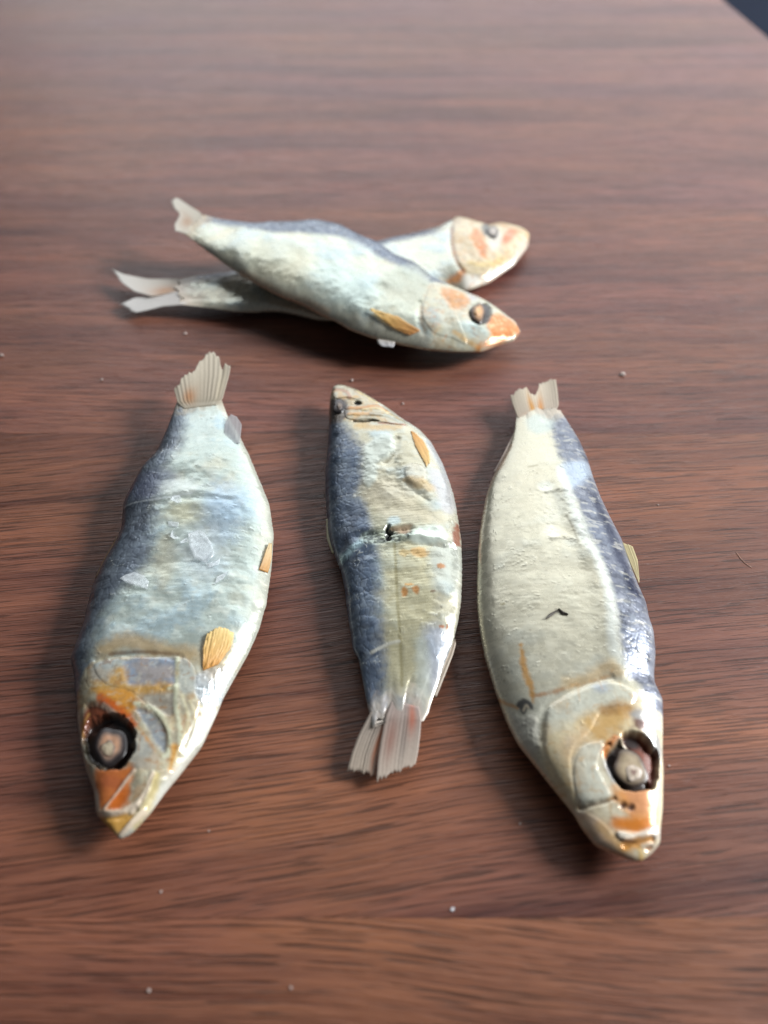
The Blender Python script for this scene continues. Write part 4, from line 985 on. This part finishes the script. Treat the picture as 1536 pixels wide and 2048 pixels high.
f.paint(f.line(c8((680, 700), (675, 800), (700, 870)), 4, 4), (166, 150, 130), .7); f.lift(f.line(c8((670, 680), (665, 800), (690, 890)), 7, 6), -.5)
f.veins(head, (180, 110, 50), .45)
f.paint(f.poly(c8((1110, 800), (1200, 760), (1330, 860), (1320, 930), (1200, 980), (1080, 1010), (1050, 980), (1140, 920)), 6, 5), (202, 128, 68), .95)
f.paint(sstep(.1, .5, fbm(f.A*1.4, f.B*1.4, 52))*f.poly(c8((1110, 800), (1200, 760), (1330, 860), (1320, 930), (1200, 980), (1080, 1010), (1140, 920)), 6), (226, 196, 150), .8)
sock = f.poly(c8((1000, 740), (1040, 690), (1110, 680), (1140, 730), (1120, 810), (1060, 830), (1010, 800)), 5)
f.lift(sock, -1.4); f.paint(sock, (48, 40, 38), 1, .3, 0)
f.paint(f.poly(c8((970, 620), (1060, 640), (1090, 665), (1010, 670)), 6, 3), (176, 176, 180), .8)
f.tint = (.95, .94, .88)
f.tail_blend((194, 178, 154), 0.94)
f.build()
f.plate('gill_cover', c8((740, 580), (690, 690), (690, 800), (760, 890), (880, 920), (980, 960), (940, 830), (900, 740), (840, 660), (800, 590)), .4, 4)
f.plate('lower_jaw', c8((1060, 990), (1200, 940), (1320, 900), (1290, 938), (1180, 968), (1080, 1010)), .35, 4)
f.eye(c8((1055, 755))[0], 15, 20, 0, .3, .9, [(0, (196, 154, 104)), (.5, (180, 136, 88)), (.75, (120, 92, 70)), (.9, (70, 60, 54)), (1, (40, 34, 32))], (-3, 0, 7, [(0, (216, 176, 124)), (1, (180, 136, 92))], 1.2))
f.fin('tail_fin', c7((640, 145), (560, 95), (500, 55), (440, 40)), c7((555, 285), (500, 265), (450, 260), (420, 250)), 11.1, 12.2, (188, 182, 166), (204, 200, 188), rag=.16, rays=9, m=44, inset=.15, ray_mm=.05,
      tipf=([0, .2, .45, .6, .8, 1], [.95, 1.0, .72, .74, .82, .7]), stain=[(.55, .55, .25, .3, (172, 124, 84), .6)])
f.fin('pectoral_fin', c8((670, 880), (520, 790), (320, 735)), c8((600, 910), (500, 870), (330, 750)), .3, .8, (206, 148, 88), (228, 196, 124), on_skin=True, thick=.05, mat=M_PEC, rag=.08, rays=4, ray_mm=.035, n=18, m=12)
f.fin('pelvic_fin', c8((380, 930), (390, 960), (420, 980)), c8((500, 950), (495, 970), (490, 985)), 6.0, 5.6, (196, 190, 182), (200, 200, 204), rag=.1, rays=3, n=8, m=10)

# ================================================= crumbs and salt on the board
def crumb(px, r_px, seed, label, mat=M_SALT, group='white specks on the board', name='salt_grain', flat=.5):
    x, y = unproj(px[0], px[1], 0.0); x = float(x); y = float(y)
    dist = y*CT+H*ST; r = 0.50*r_px*dist/FPX
    bm = bmesh.new(); bmesh.ops.create_icosphere(bm, subdivisions=2, radius=r)
    rr = random.Random(seed); ph = [rr.uniform(0, 6) for _ in range(6)]
    for v in bm.verts:
        d = v.co.normalized()
        k = 1+.28*math.sin(3*d.x+ph[0])*math.sin(3*d.y+ph[1])+.2*math.sin(5*d.z+ph[2]+2*d.x)
        v.co = Vector((v.co.x*k*1.15, v.co.y*k, v.co.z*k*flat))
    zmin = min(v.co.z for v in bm.verts)
    for v in bm.verts: v.co.z -= zmin
    me = bpy.data.meshes.new(name); bm.to_mesh(me); bm.free(); me.materials.append(mat)
    o = bpy.data.objects.new(name, me); C.objects.link(o); o.location = (x, y, 0.00002); o.rotation_euler.z = rr.uniform(0, 6)
    return tag(o, label, 'speck', group)
crumb((905, 1819), 6, 1, 'brightest white salt grain alone on bare wood in front of the fish')
LB = 'tiny pale crumb lying on the bare wood'
M_CRUMB = flake_mat('faint_crumb', (176, 160, 152), .6, 0.0, .3)
for i, (p, r) in enumerate([((322, 1784), 4.5), ((298, 1982), 6), ((582, 1976), 5), ((1245, 750), 9), ((371, 668), 6), ((4, 712), 7), ((204, 760), 5), ((1338, 1532), 4), ((1316, 1010), 3),
                            ((806, 808), 5), ((704, 762), 6), ((418, 1662), 3), ((1040, 1648), 4)]):
    crumb(p, r, i+10, LB, M_CRUMB)
def fibre(pts, label):
    P = [tuple(float(v) for v in unproj(p[0], p[1], 0.0003)) for p in pts]; o = np.array([*P[0], 0.0]); V = []; Fc = []; w = 0.00004
    for p in P:
        for a in range(5): V.append((p[0]-o[0]+w*math.cos(a*1.2566), p[1]-o[1]+w*.5*math.cos(a*1.2566), w+w*math.sin(a*1.2566)+.00002))
    for i in range(len(P)-1):
        for a in range(5): Fc.append((i*5+a, i*5+(a+1) % 5, i*5+5+(a+1) % 5, i*5+5+a))
    Fc += [(4, 3, 2, 1, 0), tuple(len(V)-5+k for k in range(5))]
    b_ = mesh_np('fibre', V, Fc, flake_mat('fibre', (226, 180, 156), .5, 0)); b_.location = o; tag(b_, label, 'fibre')
fibre([(1474, 1103), (1482, 1115), (1492, 1125), (1504, 1133)], 'single pale hair-thin fibre on the wood beside the pale fish')
